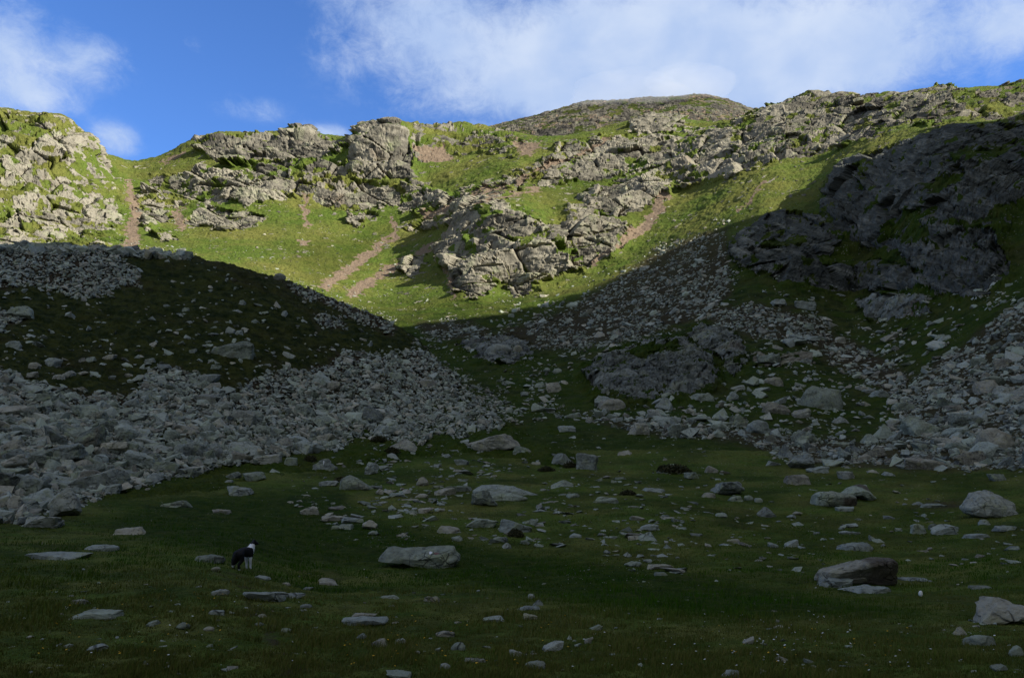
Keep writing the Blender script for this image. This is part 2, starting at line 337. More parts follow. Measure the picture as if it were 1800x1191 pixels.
PINK = [
 (line([(222, 315), (232, 345), (238, 380), (232, 410), (230, 445)], (10, 26)), 7),
 (line([(690, 380), (696, 408), (650, 445), (612, 475), (570, 505)], (10, 20)), 4),
 (line([(822, 402), (765, 432), (700, 466), (655, 492), (610, 520)], (6, 20)), 4),
 (line([(1172, 342), (1150, 378), (1122, 408), (1085, 440), (1045, 468)], (18, 8)), 4),
 (line([(540, 340), (532, 365), (540, 400)], (8, 10)), 4), (line([(525, 430), (545, 425)], (8, 9)), 5),
 (line([(1080, 245), (960, 295), (900, 325), (830, 350), (745, 378)], (6, 15)), 5),
 ([(726, 254), (782, 260), (800, 282), (745, 288)], 6), ([(898, 246), (950, 250), (936, 276), (906, 268)], 6),
 (line([(950, 330), (900, 345), (862, 365)], (8, 12)), 4), (line([(1345, 318), (1320, 350), (1300, 372)], (5, 6)), 4),
 (line([(790, 470), (797, 505), (802, 530)], (8, 6)), 4), ([(300, 372), (322, 365), (326, 405), (310, 402)], 5), ([(275, 285), (320, 266), (335, 272), (290, 292)], 6),
]
SCREE_R = [
 [(1280, 405), (1225, 410), (1150, 440), (1080, 490), (1000, 540), (900, 575), (850, 592), (860, 606), (930, 615), (1000, 612), (1100, 600), (1180, 572), (1245, 560), (1285, 510)],
 [(1840, 515), (1745, 560), (1700, 600), (1640, 640), (1585, 690), (1575, 740), (1520, 775), (1620, 800), (1840, 815)],
 [(1040, 742), (1130, 735), (1230, 745), (1300, 755), (1400, 765), (1520, 775), (1660, 790), (1840, 800), (1840, 826), (1620, 826), (1430, 818), (1290, 775), (1120, 757)],
 [(730, 570), (790, 562), (850, 575), (880, 590), (850, 604), (800, 598), (750, 590)],
 [(1220, 545), (1330, 530), (1450, 560), (1470, 600), (1380, 600), (1260, 580)],
 [(1400, 580), (1500, 600), (1600, 660), (1590, 720), (1540, 680), (1450, 630)],
]
MOUND_SCREE = [
 [(-150, 420), (40, 420), (170, 428), (330, 442), (300, 452), (200, 446), (240, 475), (250, 500), (150, 520), (60, 500), (-150, 520)],
 [(-150, 640), (20, 655), (70, 672), (160, 690), (240, 692), (262, 650), (310, 640), (350, 668), (400, 690), (450, 665), (520, 650), (570, 640), (600, 612), (640, 620), (680, 630), (740, 612), (790, 630), (860, 690), (920, 750), (750, 775), (620, 775), (500, 805), (300, 845), (200, 860), (100, 900), (0, 930), (-150, 950)],
 [(470, 480), (600, 520), (700, 565), (690, 590), (640, 570), (560, 525), (540, 530)],
 [(545, 550), (600, 560), (610, 580), (560, 575)], [(-50, 540), (30, 545), (55, 560), (20, 570), (-50, 600)],
]
# ---------------------------------------------------------------- mesh building
def mesh_obj(name, V, faces, mat, attrs=None, smooth=None, link=True):
    """V (n,3); faces (m,k) index array with fixed k, vectorised"""
    me = bpy.data.meshes.new(name); k = faces.shape[1]; m = len(faces)
    me.vertices.add(len(V)); me.vertices.foreach_set('co', np.ascontiguousarray(V, f32).ravel())
    me.loops.add(m*k); me.loops.foreach_set('vertex_index', np.ascontiguousarray(faces, np.int32).ravel())
    me.polygons.add(m); me.polygons.foreach_set('loop_start', np.arange(0, m*k, k, dtype=np.int32))
    sm = np.ones(m, bool) if smooth is None else smooth
    if isinstance(sm, bool): sm = np.full(m, sm)
    me.polygons.foreach_set('use_smooth', sm)
    me.update(calc_edges=True)
    for an, av in (attrs or {}).items():
        if av.ndim == 1: me.attributes.new(an, 'FLOAT', 'POINT').data.foreach_set('value', av.astype(f32))
        else: me.attributes.new(an, 'FLOAT_VECTOR', 'POINT').data.foreach_set('vector', np.ascontiguousarray(av, f32).ravel())
    if mat: me.materials.append(mat)
    o = bpy.data.objects.new(name, me)
    if link: COL.objects.link(o)
    return o
def tag(o, label=None, cat=None, group=None, kind=None):
    if label: o['label'] = label
    if cat: o['category'] = cat
    if group: o['group'] = group
    if kind: o['kind'] = kind
    return o
def material(name):
    m = bpy.data.materials.new(name); m.use_nodes = True; return m, NT(m.node_tree)
def finish(g, col, rough, bump=None, strength=0.5, dist=0.1, spec=0.25):
    b = g.n('ShaderNodeBsdfPrincipled', ins={'Base Color': col, 'Roughness': rough, 'Specular IOR Level': spec})
    if bump is not None:
        bn = g.n('ShaderNodeBump'); g.put(bn.inputs['Strength'], strength); g.put(bn.inputs['Distance'], dist); g.put(bn.inputs['Height'], bump); g.put(b.inputs['Normal'], bn.outputs[0])
    g.n('ShaderNodeOutputMaterial', ins={0: b.outputs[0]})

def rock_colour(g, tone, vec, sc, lo, hi, lichen=0.5):
    """grey gneiss with lichen, rust and weather stains; tone 0..1 is the stone's own lightness"""
    big = g.noise(vec, g.m('MULTIPLY', sc, 0.5), 5, 0.6)
    fine = g.noise(vec, g.m('MULTIPLY', sc, 4.0), 6, 0.65)
    t = g.m('ADD', g.m('MULTIPLY', tone, 0.55), g.m('ADD', g.m('MULTIPLY', big, 0.5), g.m('MULTIPLY', fine, 0.45)))
    c = g.mix(g.ss(t, 0.35, 1.0), lo, hi)
    lf = g.ss(g.noise(vec, g.m('MULTIPLY', sc, 1.1), 6, 0.62, 0.4), 0.52, 0.66)
    c = g.mix(g.m('MULTIPLY', lf, lichen), c, (0.30, 0.31, 0.19))
    rf = g.ss(g.noise(vec, g.m('MULTIPLY', sc, 0.37), 5, 0.6, 0.5), 0.60, 0.72)
    c = g.mix(g.m('MULTIPLY', rf, 0.30), c, (0.20, 0.13, 0.085))
    dk = g.ss(fine, 0.40, 0.30)
    c = g.mix(g.m('MULTIPLY', dk, 0.6), c, (0.04, 0.04, 0.038))
    return c, big, fine

def terrain_material(name='alpine_ground', strata=False, lo=(0.036, 0.034, 0.030), hi=(0.32, 0.292, 0.222)):
    m, g = material(name)
    at = lambda n: g.n('ShaderNodeAttribute', attribute_name=n)
    A = g.n('ShaderNodeSeparateXYZ', ins={0: at('mask_a').outputs['Vector']}).outputs
    B = g.n('ShaderNodeSeparateXYZ', ins={0: at('mask_b').outputs['Vector']}).outputs
    rock, pink, lush_shade = A; heath, tone, dirt = B
    pos = g.n('ShaderNodeNewGeometry').outputs['Position']
    dist = at('grain').outputs['Fac']                      # size of the local ground texture (metres)
    gv = at('gvec').outputs['Vector']
    # grass
    n1 = g.noise(gv, 9.0, 5, 0.6); n2 = g.noise(gv, 60.0, 5, 0.65); n3 = g.noise(gv, 300.0, 3, 0.7)
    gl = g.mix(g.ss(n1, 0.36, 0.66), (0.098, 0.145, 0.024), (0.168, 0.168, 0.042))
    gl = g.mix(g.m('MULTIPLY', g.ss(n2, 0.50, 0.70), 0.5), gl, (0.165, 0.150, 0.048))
    gd = g.mix(g.ss(n2, 0.35, 0.65), (0.013, 0.034, 0.002), (0.038, 0.058, 0.006))  # dark green grass, its colour lowered further for the shaded valley
    c = g.mix(lush_shade, gl, gd)
    c = g.mix(g.m('MULTIPLY', g.ss(n3, 0.52, 0.36), 0.55), c, (0.022, 0.034, 0.008))
    hc = g.mix(g.ss(n2, 0.35, 0.68), (0.014, 0.022, 0.006), (0.058, 0.064, 0.016))
    hc = g.mix(g.m('MULTIPLY', g.ss(n1, 0.5, 0.7), 0.4), hc, (0.045, 0.028, 0.015))
    c = g.mix(heath, c, hc)
    # sprinkled stones in the turf
    st = g.vor(gv, 210.0, out='Distance'); sc_ = g.noise(gv, 22.0, 3, 0.6)
    stf = g.m('MULTIPLY', g.ss(st, 0.22, 0.10), g.ss(sc_, 0.52, 0.64))
    c = g.mix(g.m('MULTIPLY', stf, g.m('SUBTRACT', 1.0, heath)), c, (0.26, 0.245, 0.20))
    c = g.mix(dirt, c, (0.050, 0.036, 0.024))
    # rock
    rc, big, fine = rock_colour(g, tone, gv, 40.0, lo, hi, g.rng(tone, 0.0, 0.9, 0.2, 0.85))
    if strata:      # dark slate with pale quartzy bands dipping to the right
        mp = g.n('ShaderNodeMapping'); g.put(mp.inputs[0], gv); mp.inputs['Rotation'].default_value = (0, R(-22), 0)
        mp2 = g.n('ShaderNodeMapping'); g.put(mp2.inputs[0], mp.outputs[0]); mp2.inputs['Scale'].default_value = (.22, .5, 1.7)
        b1 = g.noise(mp2.outputs[0], 42.0, 7, 0.7, 0.12); b2 = g.noise(mp2.outputs[0], 130.0, 5, 0.7, 0.1)
        rc = g.mix(g.ss(g.m('ADD', g.m('MULTIPLY', b1, 0.65), g.m('MULTIPLY', b2, 0.35)), 0.44, 0.68), g.mix(b2, (0.034, 0.038, 0.036), (0.100, 0.106, 0.094)), g.mix(tone, (0.14, 0.14, 0.125), (0.36, 0.355, 0.29)))
    c = g.mix(g.ss(rock, 0.35, 0.62), c, rc)
    pc = g.mix(g.noise(gv, 260.0, 3, 0.8), (0.105, 0.074, 0.050), (0.31, 0.236, 0.165))
    c = g.mix(g.ss(g.m('ADD', pink, g.m('MULTIPLY', g.m('SUBTRACT', g.noise(gv, 170.0, 4, 0.7), 0.5), 2.2)), 0.40, 0.62), c, pc)
    hgt = g.m('ADD', g.m('MULTIPLY', g.noise(gv, 160.0, 6, 0.72), 1.0), g.m('MULTIPLY', g.vor(gv, 90.0, out='Distance'), g.m('MULTIPLY', rock, 0.8)))
    finish(g, c, 0.92, hgt, 0.9, g.m('MULTIPLY', dist, 1.0), spec=0.04)
    return m
M_TERRAIN = terrain_material(); M_CLIFF = terrain_material('banded_cliff', True); M_KNOLL = terrain_material('grey_knoll', False, (0.034, 0.036, 0.034), (0.30, 0.315, 0.275))

def rows_for(sheet, us, y0, y1, n):
    y = np.exp(np.linspace(math.log(y0), math.log(y1), 3000)); s = np.zeros(len(y)-1)
    for u in us:
        z = sheet.at_uy(np.full(len(y), u), y); _, py = proj(u*y, y, z); py = np.clip(py, -60, 1300)
        s += np.maximum(-np.diff(py), 0)+0.25*np.abs(np.diff(py))+F*0.05*np.diff(np.log(y))
    c = np.r_[0, np.cumsum(s)]; return np.interp(np.linspace(0, c[-1], n), c, y)

class Grid:
    def __init__(s, sheet, u0, u1, nu, ys):
        s.nu, s.nv = nu, len(ys); u = np.linspace(u0, u1, nu); U, Y = np.meshgrid(u, ys)
        s.u, s.y = U.ravel(), Y.ravel(); z = sheet.at_uy(s.u, s.y); s.V = np.stack([s.u*s.y, s.y, z], 1)
        s.px, s.py = proj(s.V[:, 0], s.V[:, 1], z)
        G = s.V.reshape(s.nv, nu, 3); du = np.gradient(G, axis=1); dv = np.gradient(G, axis=0)
        N = np.cross(du, dv).reshape(-1, 3); s.N = N/np.linalg.norm(N, axis=1)[:, None]
        s.Q = np.stack([s.u, np.log(s.y), z/s.y], 1).astype(f32)      # scale-free ground coordinates
        j, i = np.meshgrid(np.arange(s.nv-1), np.arange(nu-1), indexing='ij'); k = (j*nu+i).ravel()
        s.F = np.stack([k, k+1, k+nu+1, k+nu], 1)
    def warp(s, amp, freq, seed):
        return (np.stack([fbm(s.Q*freq, 3, seed), fbm(s.Q*freq, 3, seed+50)], 1)-.5)*2*amp
def subset(name, G, fsel, attrs, smooth, mat=None):
    Fs = G.F[fsel]; used = np.zeros(len(G.V), bool); used[Fs.ravel()] = True
    idx = np.cumsum(used)-1
    return mesh_obj(name, G.V[used], idx[Fs], mat or M_TERRAIN, {k: a[used] for k, a in attrs.items()}, smooth[fsel])
# ---------------------------------------------------------------- main terrain
DET = 1.0
ys = rows_for(base, [-.6, -.4, -.15, 0, .1, .25, .4, .55], 1.0, 700.0, int(1330*DET))
G = Grid(base, -0.84, 0.84, int(1620*DET), ys)
wp = G.warp(9, 60, 3)+G.warp(4, 200, 9)
cover = np.zeros(len(G.V), f32)
for pts, c, fe in ROCK: cover = np.maximum(cover, c*region(G.px, G.py, pts, fe, wp))
visible_far = G.y > 95
n = unit(fbm(G.Q*f32(62), 4, 5, .6), .30, .70)
cover *= visible_far | (cover > .9)
rock = sstep(cover-n, -.05, .05)*(cover > .02)
# scattered outcrop specks over the high slopes
n2 = fbm(G.Q*f32(110), 3, 41)
rock = np.maximum(rock, .8*sstep(n2, .68, .72)*sstep(G.y, 90, 200)*(G.py > 195))
pink = np.zeros(len(G.V), f32)
for pts, fe in PINK: pink = np.maximum(pink, region(G.px, G.py, pts, fe*1.5, wp*1.2))
pink = (G.y > 120)*sstep(pink+1.5*(fbm(G.Q*f32(120), 4, 23, .7)-.5), .34, .74)*.97
rock *= 1-.6*pink
lush_shade = .25+.5*unit(fbm(G.Q*f32(14), 3, 21), .35, .65)
near = 1-sstep(G.y, 9, 17); lush_shade = lush_shade*(1-.25*near)
lush_shade = np.maximum(lush_shade, .95*region(G.px, G.py, [(120, 930), (300, 865), (600, 850), (640, 900), (900, 960), (1200, 1000), (1500, 1050), (1700, 1085), (1300, 1095), (1000, 1065), (700, 1010), (420, 985)], 25, wp))
lush_shade = np.where(G.y > 60, np.maximum(lush_shade, .9*sstep(230-G.y, 0, 60)), lush_shade)  # shaded slopes take the darkened grass, so shade sits in the colour
lit_g = sstep(G.y, 180, 240); lush_shade = lush_shade*(1-.80*lit_g)  # sunlit slopes go back to the lighter grass colour
for pts in ([(470, 430), (690, 400), (640, 470), (560, 500)], [(920, 320), (1160, 300), (1180, 390), (1100, 380), (960, 360)]): lush_shade = np.maximum(lush_shade, .55*region(G.px, G.py, pts, 30, wp))
heath = .55*sstep(fbm(G.Q*f32(30), 4, 33), .50, .62)*sstep(G.y, 50, 75)*(1-lit_g)
heath = np.maximum(heath, .8*region(G.px, G.py, [(1180, 560), (1300, 500), (1500, 510), (1700, 540), (1640, 640), (1560, 680), (1350, 640), (1200, 640)], 30, wp*2)*sstep(fbm(G.Q*f32(40), 4, 35), .42, .56))
heath = np.maximum(heath, .35*sstep(fbm(G.Q*f32(18), 4, 34), .5, .66)*(G.y < 60))
heath = np.maximum(heath, .7*region(G.px, G.py, [(730, 208), (1400, 160), (1400, 215), (930, 240)], 8, wp)*0)
dirt = np.zeros(len(G.V), f32)
dirt = np.maximum(dirt, .8*region(G.px, G.py, line([(395, 1000), (440, 1030), (450, 1085), (480, 1120), (520, 1191)], (14, 40)), 14, wp*2)*sstep(fbm(G.Q*f32(55), 4, 77), .45, .62))
for pts in ([(1640, 878), (1700, 880), (1680, 895), (1600, 892)],): dirt = np.maximum(dirt, .7*region(G.px, G.py, pts, 8, wp))
scree_m = np.zeros(len(G.V), f32)
for pts in SCREE_R: scree_m = np.maximum(scree_m, region(G.px, G.py, pts, 10, wp))
scree_m *= G.y > 45
dirt = np.maximum(dirt, .75*scree_m)

# rock bodies that stand proud as things of their own
CRAGS = [
 ('rock_outcrop', [(775, 445), (805, 400), (828, 348), (882, 344), (908, 372), (940, 386), (985, 398), (988, 369), (1032, 369), (1082, 390), (1116, 405), (1084, 450), (1040, 466), (1000, 481), (940, 501), (882, 497), (864, 506), (842, 526), (806, 515), (794, 480)], .024, 'big sunlit grey crag with a dark cleft on the grassy mid slope', 'rock outcrop', (180, 330)),
 ('rock_tower', [(610, 308), (620, 266), (632, 244), (640, 224), (692, 218), (714, 236), (730, 314), (650, 316)], .018, 'brown blocky rock tower standing up from the ridge, sunlit on its right side', 'rock tower', (340, 520)),
 ('rock_pinnacle', [(500, 250), (514, 226), (530, 219), (548, 226), (562, 246), (530, 262)], .006, 'small dark rounded rock pinnacle on the skyline left of the brown rock tower', 'rock pinnacle', (400, 560)),
 ('rock_buttress', [(393, 322), (430, 312), (482, 318), (494, 346), (440, 359), (398, 348)], .012, 'dark overhanging rock block in the middle of the sunny back wall', 'rock outcrop', (300, 480)),
 ('rock_slab', [(326, 391), (365, 364), (432, 374), (464, 384), (454, 396), (402, 405), (348, 394)], .006, 'low pale slab lying in the sunny grass below the dark overhanging block', 'rock slab', (250, 420)),
 ('rock_outcrop', [(1014, 347), (1060, 329), (1140, 306), (1180, 327), (1168, 354), (1085, 379), (1038, 365)], .009, 'pale sunlit rock band between green shelves at the top of pink gully', 'rock outcrop', (240, 380)),
 ('rock_outcrop', [(711, 471), (729, 454), (751, 454), (743, 477), (719, 483)], .006, 'small lone outcrop on the sunny grass left of the big cleft crag', 'rock outcrop', (170, 330)),
 ('rock_outcrop', [(1106, 228), (1120, 210), (1160, 203), (1192, 208), (1203, 223), (1160, 235), (1118, 235)], .008, 'pale crag on the skyline shelf just below the misty summit', 'rock outcrop', (340, 520)),
 ('cliff', [(1493, 290), (1538, 268), (1640, 238), (1742, 228), (1900, 236), (1900, 330), (1792, 352), (1762, 420), (1778, 472), (1724, 526), (1648, 515), (1614, 464), (1560, 436), (1536, 436), (1478, 415), (1446, 373), (1466, 330)], .020, 'big dark slabby cliff in shadow on the right slope, banded by slanting ledges', 'cliff', (115, 290)),
 ('cliff', [(1284, 434), (1328, 397), (1370, 371), (1442, 382), (1504, 430), (1492, 445), (1424, 445), (1442, 470), (1540, 451), (1624, 488), (1634, 504), (1560, 510), (1470, 511), (1398, 500), (1298, 465)], .016, 'lower shadowed cliff band with a green ledge, beneath the big slabby cliff', 'cliff', (115, 250)),
 ('rock_outcrop', [(1507, 533), (1560, 519), (1638, 528), (1635, 550), (1590, 559), (1528, 559)], .010, 'low dark outcrop in the shaded grass directly under the lower cliff band', 'rock outcrop', (95, 200)),
 ('rock_outcrop', [(1026, 663), (1058, 637), (1150, 611), (1204, 606), (1246, 640), (1266, 673), (1207, 696), (1130, 705), (1048, 695)], .034, 'broad grey-green outcrop with vertical cracks on the shaded valley floor', 'rock outcrop', (80, 150)),
 ('rock_outcrop', [(808, 607), (860, 592), (925, 606), (938, 632), (862, 638)], .010, 'low rounded rock bump at the shaded valley mouth beside the talus tip', 'rock outcrop', (95, 190)),
 ('rock_outcrop', [(1276, 583), (1303, 598), (1314, 642), (1290, 654), (1266, 627), (1214, 592), (1238, 576)], .010, 'slanting broken outcrop in the shade above the cracked grey-green outcrop', 'rock outcrop', (80, 170)),
]
low = G.y < 165
owner = np.full(len(G.V), -1, np.int16); bulge = np.zeros(len(G.V), f32)
for i, (nm, pts, amp, lab, cat, (ya, yb)) in enumerate(CRAGS):
    inb = ((G.y > ya) & (G.y < yb)); wide = region(G.px, G.py, pts, 22, wp*.8)*inb; m = region(G.px, G.py, pts, 8, wp*.8)*inb
    owner[wide > .30] = i; bulge = np.maximum(bulge, amp*wide); cover = np.maximum(cover, .86*sstep(wide, .28, .55))
for pts, fe in GRASS_IN: cover *= 1-.9*region(G.px, G.py, pts, fe+3, wp)
rock = np.maximum(sstep(cover-n, -.05, .05)*(cover > .02), rock*(owner < 0))*(1-.6*pink)
# relief
craggy = sstep(cover, .12, .55)*(1-.7*pink); sel = np.nonzero(np.maximum(craggy, rock) > .02)[0]; Qs = G.Q[sel]; rk = craggy[sel]
tone = np.full(len(G.V), .5, f32)
Hn = G.N[:, :2]/np.maximum(np.linalg.norm(G.N[:, :2], axis=1), .05)[:, None]; Hn = np.hstack([Hn, np.zeros((len(Hn), 1))])
Hs = Hn[sel]
dip = ((G.px[sel] > 1380) & (G.py[sel] < 520))
ca, sa = math.cos(R(22)), math.sin(R(22))
wob = (np.stack([fbm(Qs*f32(70), 3, 61), fbm(Qs*f32(70), 3, 62), fbm(Qs*f32(70), 3, 63)], 1)-.5)*f32(.005)
Qw = (Qs+wob).astype(f32)
f1, t1 = facets(Qw, Hs, 19, 11, .44, .28, .26, .15, (.85, 1, 1.2)); f2, t2 = facets(Qw, Hs, 48, 12, .18, .22, .20, .06, (.8, 1, 1.25)); f3, t3 = facets(Qw, Hs, 140, 13, .05, .22, .10, .02, (.8, 1, 1.9))
d = f1+f2+f3
if dip.any():
    Qd = Qw[dip].copy(); Qd[:, 0], Qd[:, 2] = Qw[dip][:, 0]*ca-Qw[dip][:, 2]*sa, Qw[dip][:, 0]*sa+Qw[dip][:, 2]*ca
    g1, u1 = facets(Qd, Hs[dip], 17, 14, .36, .20, .26, .08, (.6, .9, 1.5)); g2, u2 = facets(Qd, Hs[dip], 45, 15, .15, .16, .22, .06, (.45, .9, 1.7)); g3, u3 = facets(Qd, Hs[dip], 120, 16, .04, .14, .14, .02, (.45, 1, 1.7))
    d[dip] = g1+g2+g3; t1[dip], t2[dip], t3[dip] = u1, u2, u3
d = (rk*d+.0016*rock[sel]*rk)*(1-.45*Hs[:, 0]**2)
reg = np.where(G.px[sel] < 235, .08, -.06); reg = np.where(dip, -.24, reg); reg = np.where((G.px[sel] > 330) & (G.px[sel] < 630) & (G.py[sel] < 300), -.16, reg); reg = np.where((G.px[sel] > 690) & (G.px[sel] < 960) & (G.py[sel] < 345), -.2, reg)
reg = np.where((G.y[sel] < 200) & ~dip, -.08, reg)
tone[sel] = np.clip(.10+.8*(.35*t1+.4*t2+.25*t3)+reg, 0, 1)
hd = np.zeros(len(G.V), f32); hd[sel] = np.clip(d, -.03, .025)*sstep(np.linalg.norm(G.N[sel, :2], axis=1), .15, .4); hd += bulge*np.where(low, .25, 1); disp = np.zeros(len(G.V), f32)
gr = fbm(G.Q*f32(45), 4, 71)-.5; gf = fbm(G.Q*f32(320), 3, 72)-.5
amp_g = np.where(G.y > 60, .006, .0055); terr = fbm(G.Q*np.array([45, 90, 330], f32), 3, 73)-.5
disp += (1-rock)*(amp_g*gr+.0022*gf+.0024*terr*lit_g+.0035*(fbm(G.Q*np.array([60, 120, 0], f32), 3, 74)-.5)*(1-lit_g))*sstep(G.y, 2, 7)
disp += pink*.0012*(fbm(G.Q*f32(420), 2, 15)-.5)
G.V = G.V+G.N*(disp*G.y)[:, None]+Hn*(hd*G.y)[:, None]
lowsel = np.nonzero(low & (bulge > .001))[0]; lb = blocks(G.Q[lowsel]*np.array([58, 50, 42], f32), 88)[0]+.4*blocks(G.Q[lowsel]*f32(150), 89)[0]; G.V[:, 2] += .55*bulge*G.y*low; G.V[lowsel] += (np.array([0, -.5, .6])*(.0046*lb*np.minimum(1, bulge[lowsel]/.006)*G.y[lowsel])[:, None])
# coordinates of the ground as it now stands, so that stains and turf edges do not stretch over the faces
Qf = np.stack([G.V[:, 0]/G.V[:, 1], np.log(np.maximum(G.V[:, 1], .5)), G.V[:, 2]/G.V[:, 1]], 1).astype(f32)
cr = np.nonzero(cover > .02)[0]; n = unit(fbm(Qf[cr]*f32(62), 4, 5, .6), .30, .70)
rock[cr] = np.maximum(sstep(cover[cr]-n, -.05, .05), rock[cr]*(cover[cr] < .05))*(1-.6*pink[cr]); G.Q = Qf
# turf on the treads between the faces
Gv = G.V.reshape(G.nv, G.nu, 3); NN = np.cross(np.gradient(Gv, axis=1), np.gradient(Gv, axis=0)).reshape(-1, 3); NN /= np.linalg.norm(NN, axis=1)[:, None]+1e-9
tread = sstep(NN[:, 2], .80, .93)*sstep(fbm(G.Q*f32(130), 3, 91), .40, .56)
rock *= 1-.9*tread
attrs = {'mask_a': np.stack([rock, pink, lush_shade], 1), 'mask_b': np.stack([heath, tone, dirt], 1), 'grain': (.0035*G.y).astype(f32), 'gvec': G.Q}
fo = owner[G.F[:, 0]]; fy = G.y[G.F[:, 0]]; fpx = G.px[G.F[:, 0]]
smooth = rock[G.F[:, 0]] < .4
edge_meadow = 57+8*(fbm(G.Q[G.F[:, 0]]*f32(20), 2, 5)-.5)
is_meadow = (fo < 0) & (fy < edge_meadow)
right = (fo < 0) & ~is_meadow & (G.px[G.F[:, 0]] > 760+(560-np.minimum(G.py[G.F[:, 0]], 560))*1.35)
tag(subset('ground', G, is_meadow, attrs, smooth), 'shaded alpine meadow of dark green turf', kind='structure')
tag(subset('mountain_slope', G, right, attrs, smooth), 'steep valley side of grass and rock on the right, dark below and sunlit above', kind='structure')
tag(subset('mountain_ridge', G, (fo < 0) & ~is_meadow & ~right, attrs, smooth), 'sunlit grassy back wall of the valley rising to a rocky ridge', kind='structure')
for i, (nm, pts, a, lab, cat, yy) in enumerate(CRAGS):
    fs = fo == i
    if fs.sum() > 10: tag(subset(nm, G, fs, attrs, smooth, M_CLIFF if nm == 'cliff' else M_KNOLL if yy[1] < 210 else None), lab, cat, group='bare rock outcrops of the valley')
TERR = G

# ---------------------------------------------------------------- talus mound
ys = rows_for(mound, [-.6, -.45, -.3, -.2, -.1], 27.0, 170.0, int(620*DET))
G = Grid(mound, -0.86, 0.10, int(780*DET), ys)
wp = G.warp(10, 60, 103)+G.warp(5, 200, 109)
ms = np.zeros(len(G.V), f32)
for pts in MOUND_SCREE: ms = np.maximum(ms, region(G.px, G.py, pts, 8, wp))
hl = fbm(G.Q*f32(55), 4, 171)-.5; hf = fbm(G.Q*f32(260), 3, 172)-.5
lift = sstep(G.V[:, 2]-base.at_uy(G.u, G.y), 1.2, 3.0)
b, t = blocks(G.Q*f32(120), 113)
disp = (1-ms)*(.010*hl+.006*hf)+ms*(.003*b-.002)
G.V = G.V+G.N*(disp*G.y)[:, None]
zero = np.zeros(len(G.V), f32)
attrs = {'mask_a': np.stack([zero, zero, np.full(len(G.V), .8, f32)], 1), 'mask_b': np.stack([.92*(1-ms)*lift, t, ms*.9*lift], 1), 'grain': (.005*G.y).astype(f32), 'gvec': G.Q}
tag(subset('hill', G, np.ones(len(G.F), bool), attrs, np.ones(len(G.F), bool)), 'rounded mound of dark heath and grey talus on the left', kind='structure')

# ---------------------------------------------------------------- summit
ys = np.linspace(600, 1150, 330)
G = Grid(peak, -0.26, 0.5, 560, ys)
n = fbm(G.Q*f32(90), 5, 201); b1, t1 = blocks(G.Q*f32(150), 211); b2, t2 = blocks(G.Q*f32(380), 212)
rock = sstep(n, .36, .50); cr = region(G.px, G.py, [(1200, 160), (1260, 160), (1330, 200), (1240, 200), (1190, 185)], 12); rock = rock*(1-.25*cr)
pink = sstep(fbm(G.Q*f32(40), 4, 221), .48, .60)*.8
pink = np.maximum(pink, region(G.px, G.py, [(1130, 190), (1340, 195), (1340, 215), (1100, 215)], 12)*.8)
disp = .0014*b1*rock+.0006*b2+.003*(fbm(G.Q*f32(60), 3, 203)-.5)
G.V = G.V+G.N*(disp*G.y)[:, None]
one = np.ones(len(G.V), f32)
attrs = {'mask_a': np.stack([rock*.9, pink*.5, .3*one], 1), 'mask_b': np.stack([.62*one, .0+.15*t1, 0*one], 1), 'grain': (.0025*G.y).astype(f32), 'gvec': G.Q}
tag(subset('mountain_peak', G, np.ones(len(G.F), bool), attrs, rock[G.F[:, 0]] < .3), 'far rounded summit of grey and reddish rock touched by mist', kind='structure')

# ---------------------------------------------------------------- the mountain flank beyond the right edge, whose shadow fills the valley
BOUND = [(1840, 200), (1720, 214), (1640, 236), (1560, 256), (1500, 285), (1440, 325), (1370, 362), (1300, 388), (1250, 408), (1200, 428), (1130, 458), (1060, 492), (1000, 516), (920, 538), (860, 552), (800, 560), (740, 566)]
bp, _ = cast([p[0] for p in BOUND], [p[1] for p in BOUND])
extra = []
for px, y in ((620, 172), (450, 168), (250, 162), (0, 158), (-300, 150)):
    x = (px-CX)/F*y; extra.append((x, y, float(ground_z(np.array([x]), np.array([y]))[0])))
bp = np.vstack([bp, np.array(extra)])
XC = 250.0
t = (XC-bp[:, 0])/SUN[0]; C = bp+SUN[None]*t[:, None]
o = np.argsort(C[:, 1]); cy, cz = C[o, 1], C[o, 2]
def crest(y):
    z = np.interp(y, cy, cz)
    z = np.where(y < cy[0], cz[0]+(cy[0]-y)*.12, z); return np.where(y > cy[-1], cz[-1]-(y-cy[-1])*1.1, z)
s = np.linspace(-420, 330, 500); w = np.linspace(0, 1, 60); S, Wd = np.meshgrid(s, w)
S, Wd = S.ravel(), Wd.ravel()
foot = np.where(S > -20, np.maximum(.86*S+28, 34), 34.)
zc = np.maximum(crest(S), -8)
x = np.where(Wd <= .6, foot+(XC-foot)*Wd/.6, XC+(Wd-.6)/.4*340)
z = np.where(Wd <= .6, -6+(zc+6)*(Wd/.6)**1.25, zc-(zc+6)*((Wd-.6)/.4)**.9)
V = np.stack([x, S, z], 1); Q = (V/60).astype(f32)
rg = fbm(Q*f32(2.2), 4, 301)-.5; bb, tt = blocks(Q*f32(9), 302)
V[:, 0] += np.where(Wd < .59, rg*16*np.minimum(1, Wd*4), 0); V[:, 2] += np.where((Wd > .01), bb*1.6+rg*2.0, 0)
j, i = np.meshgrid(np.arange(59), np.arange(499), indexing='ij'); k = (j*500+i).ravel(); Fq = np.stack([k, k+500, k+501, k+1], 1)[:, ::-1]
one = np.ones(len(V), f32)
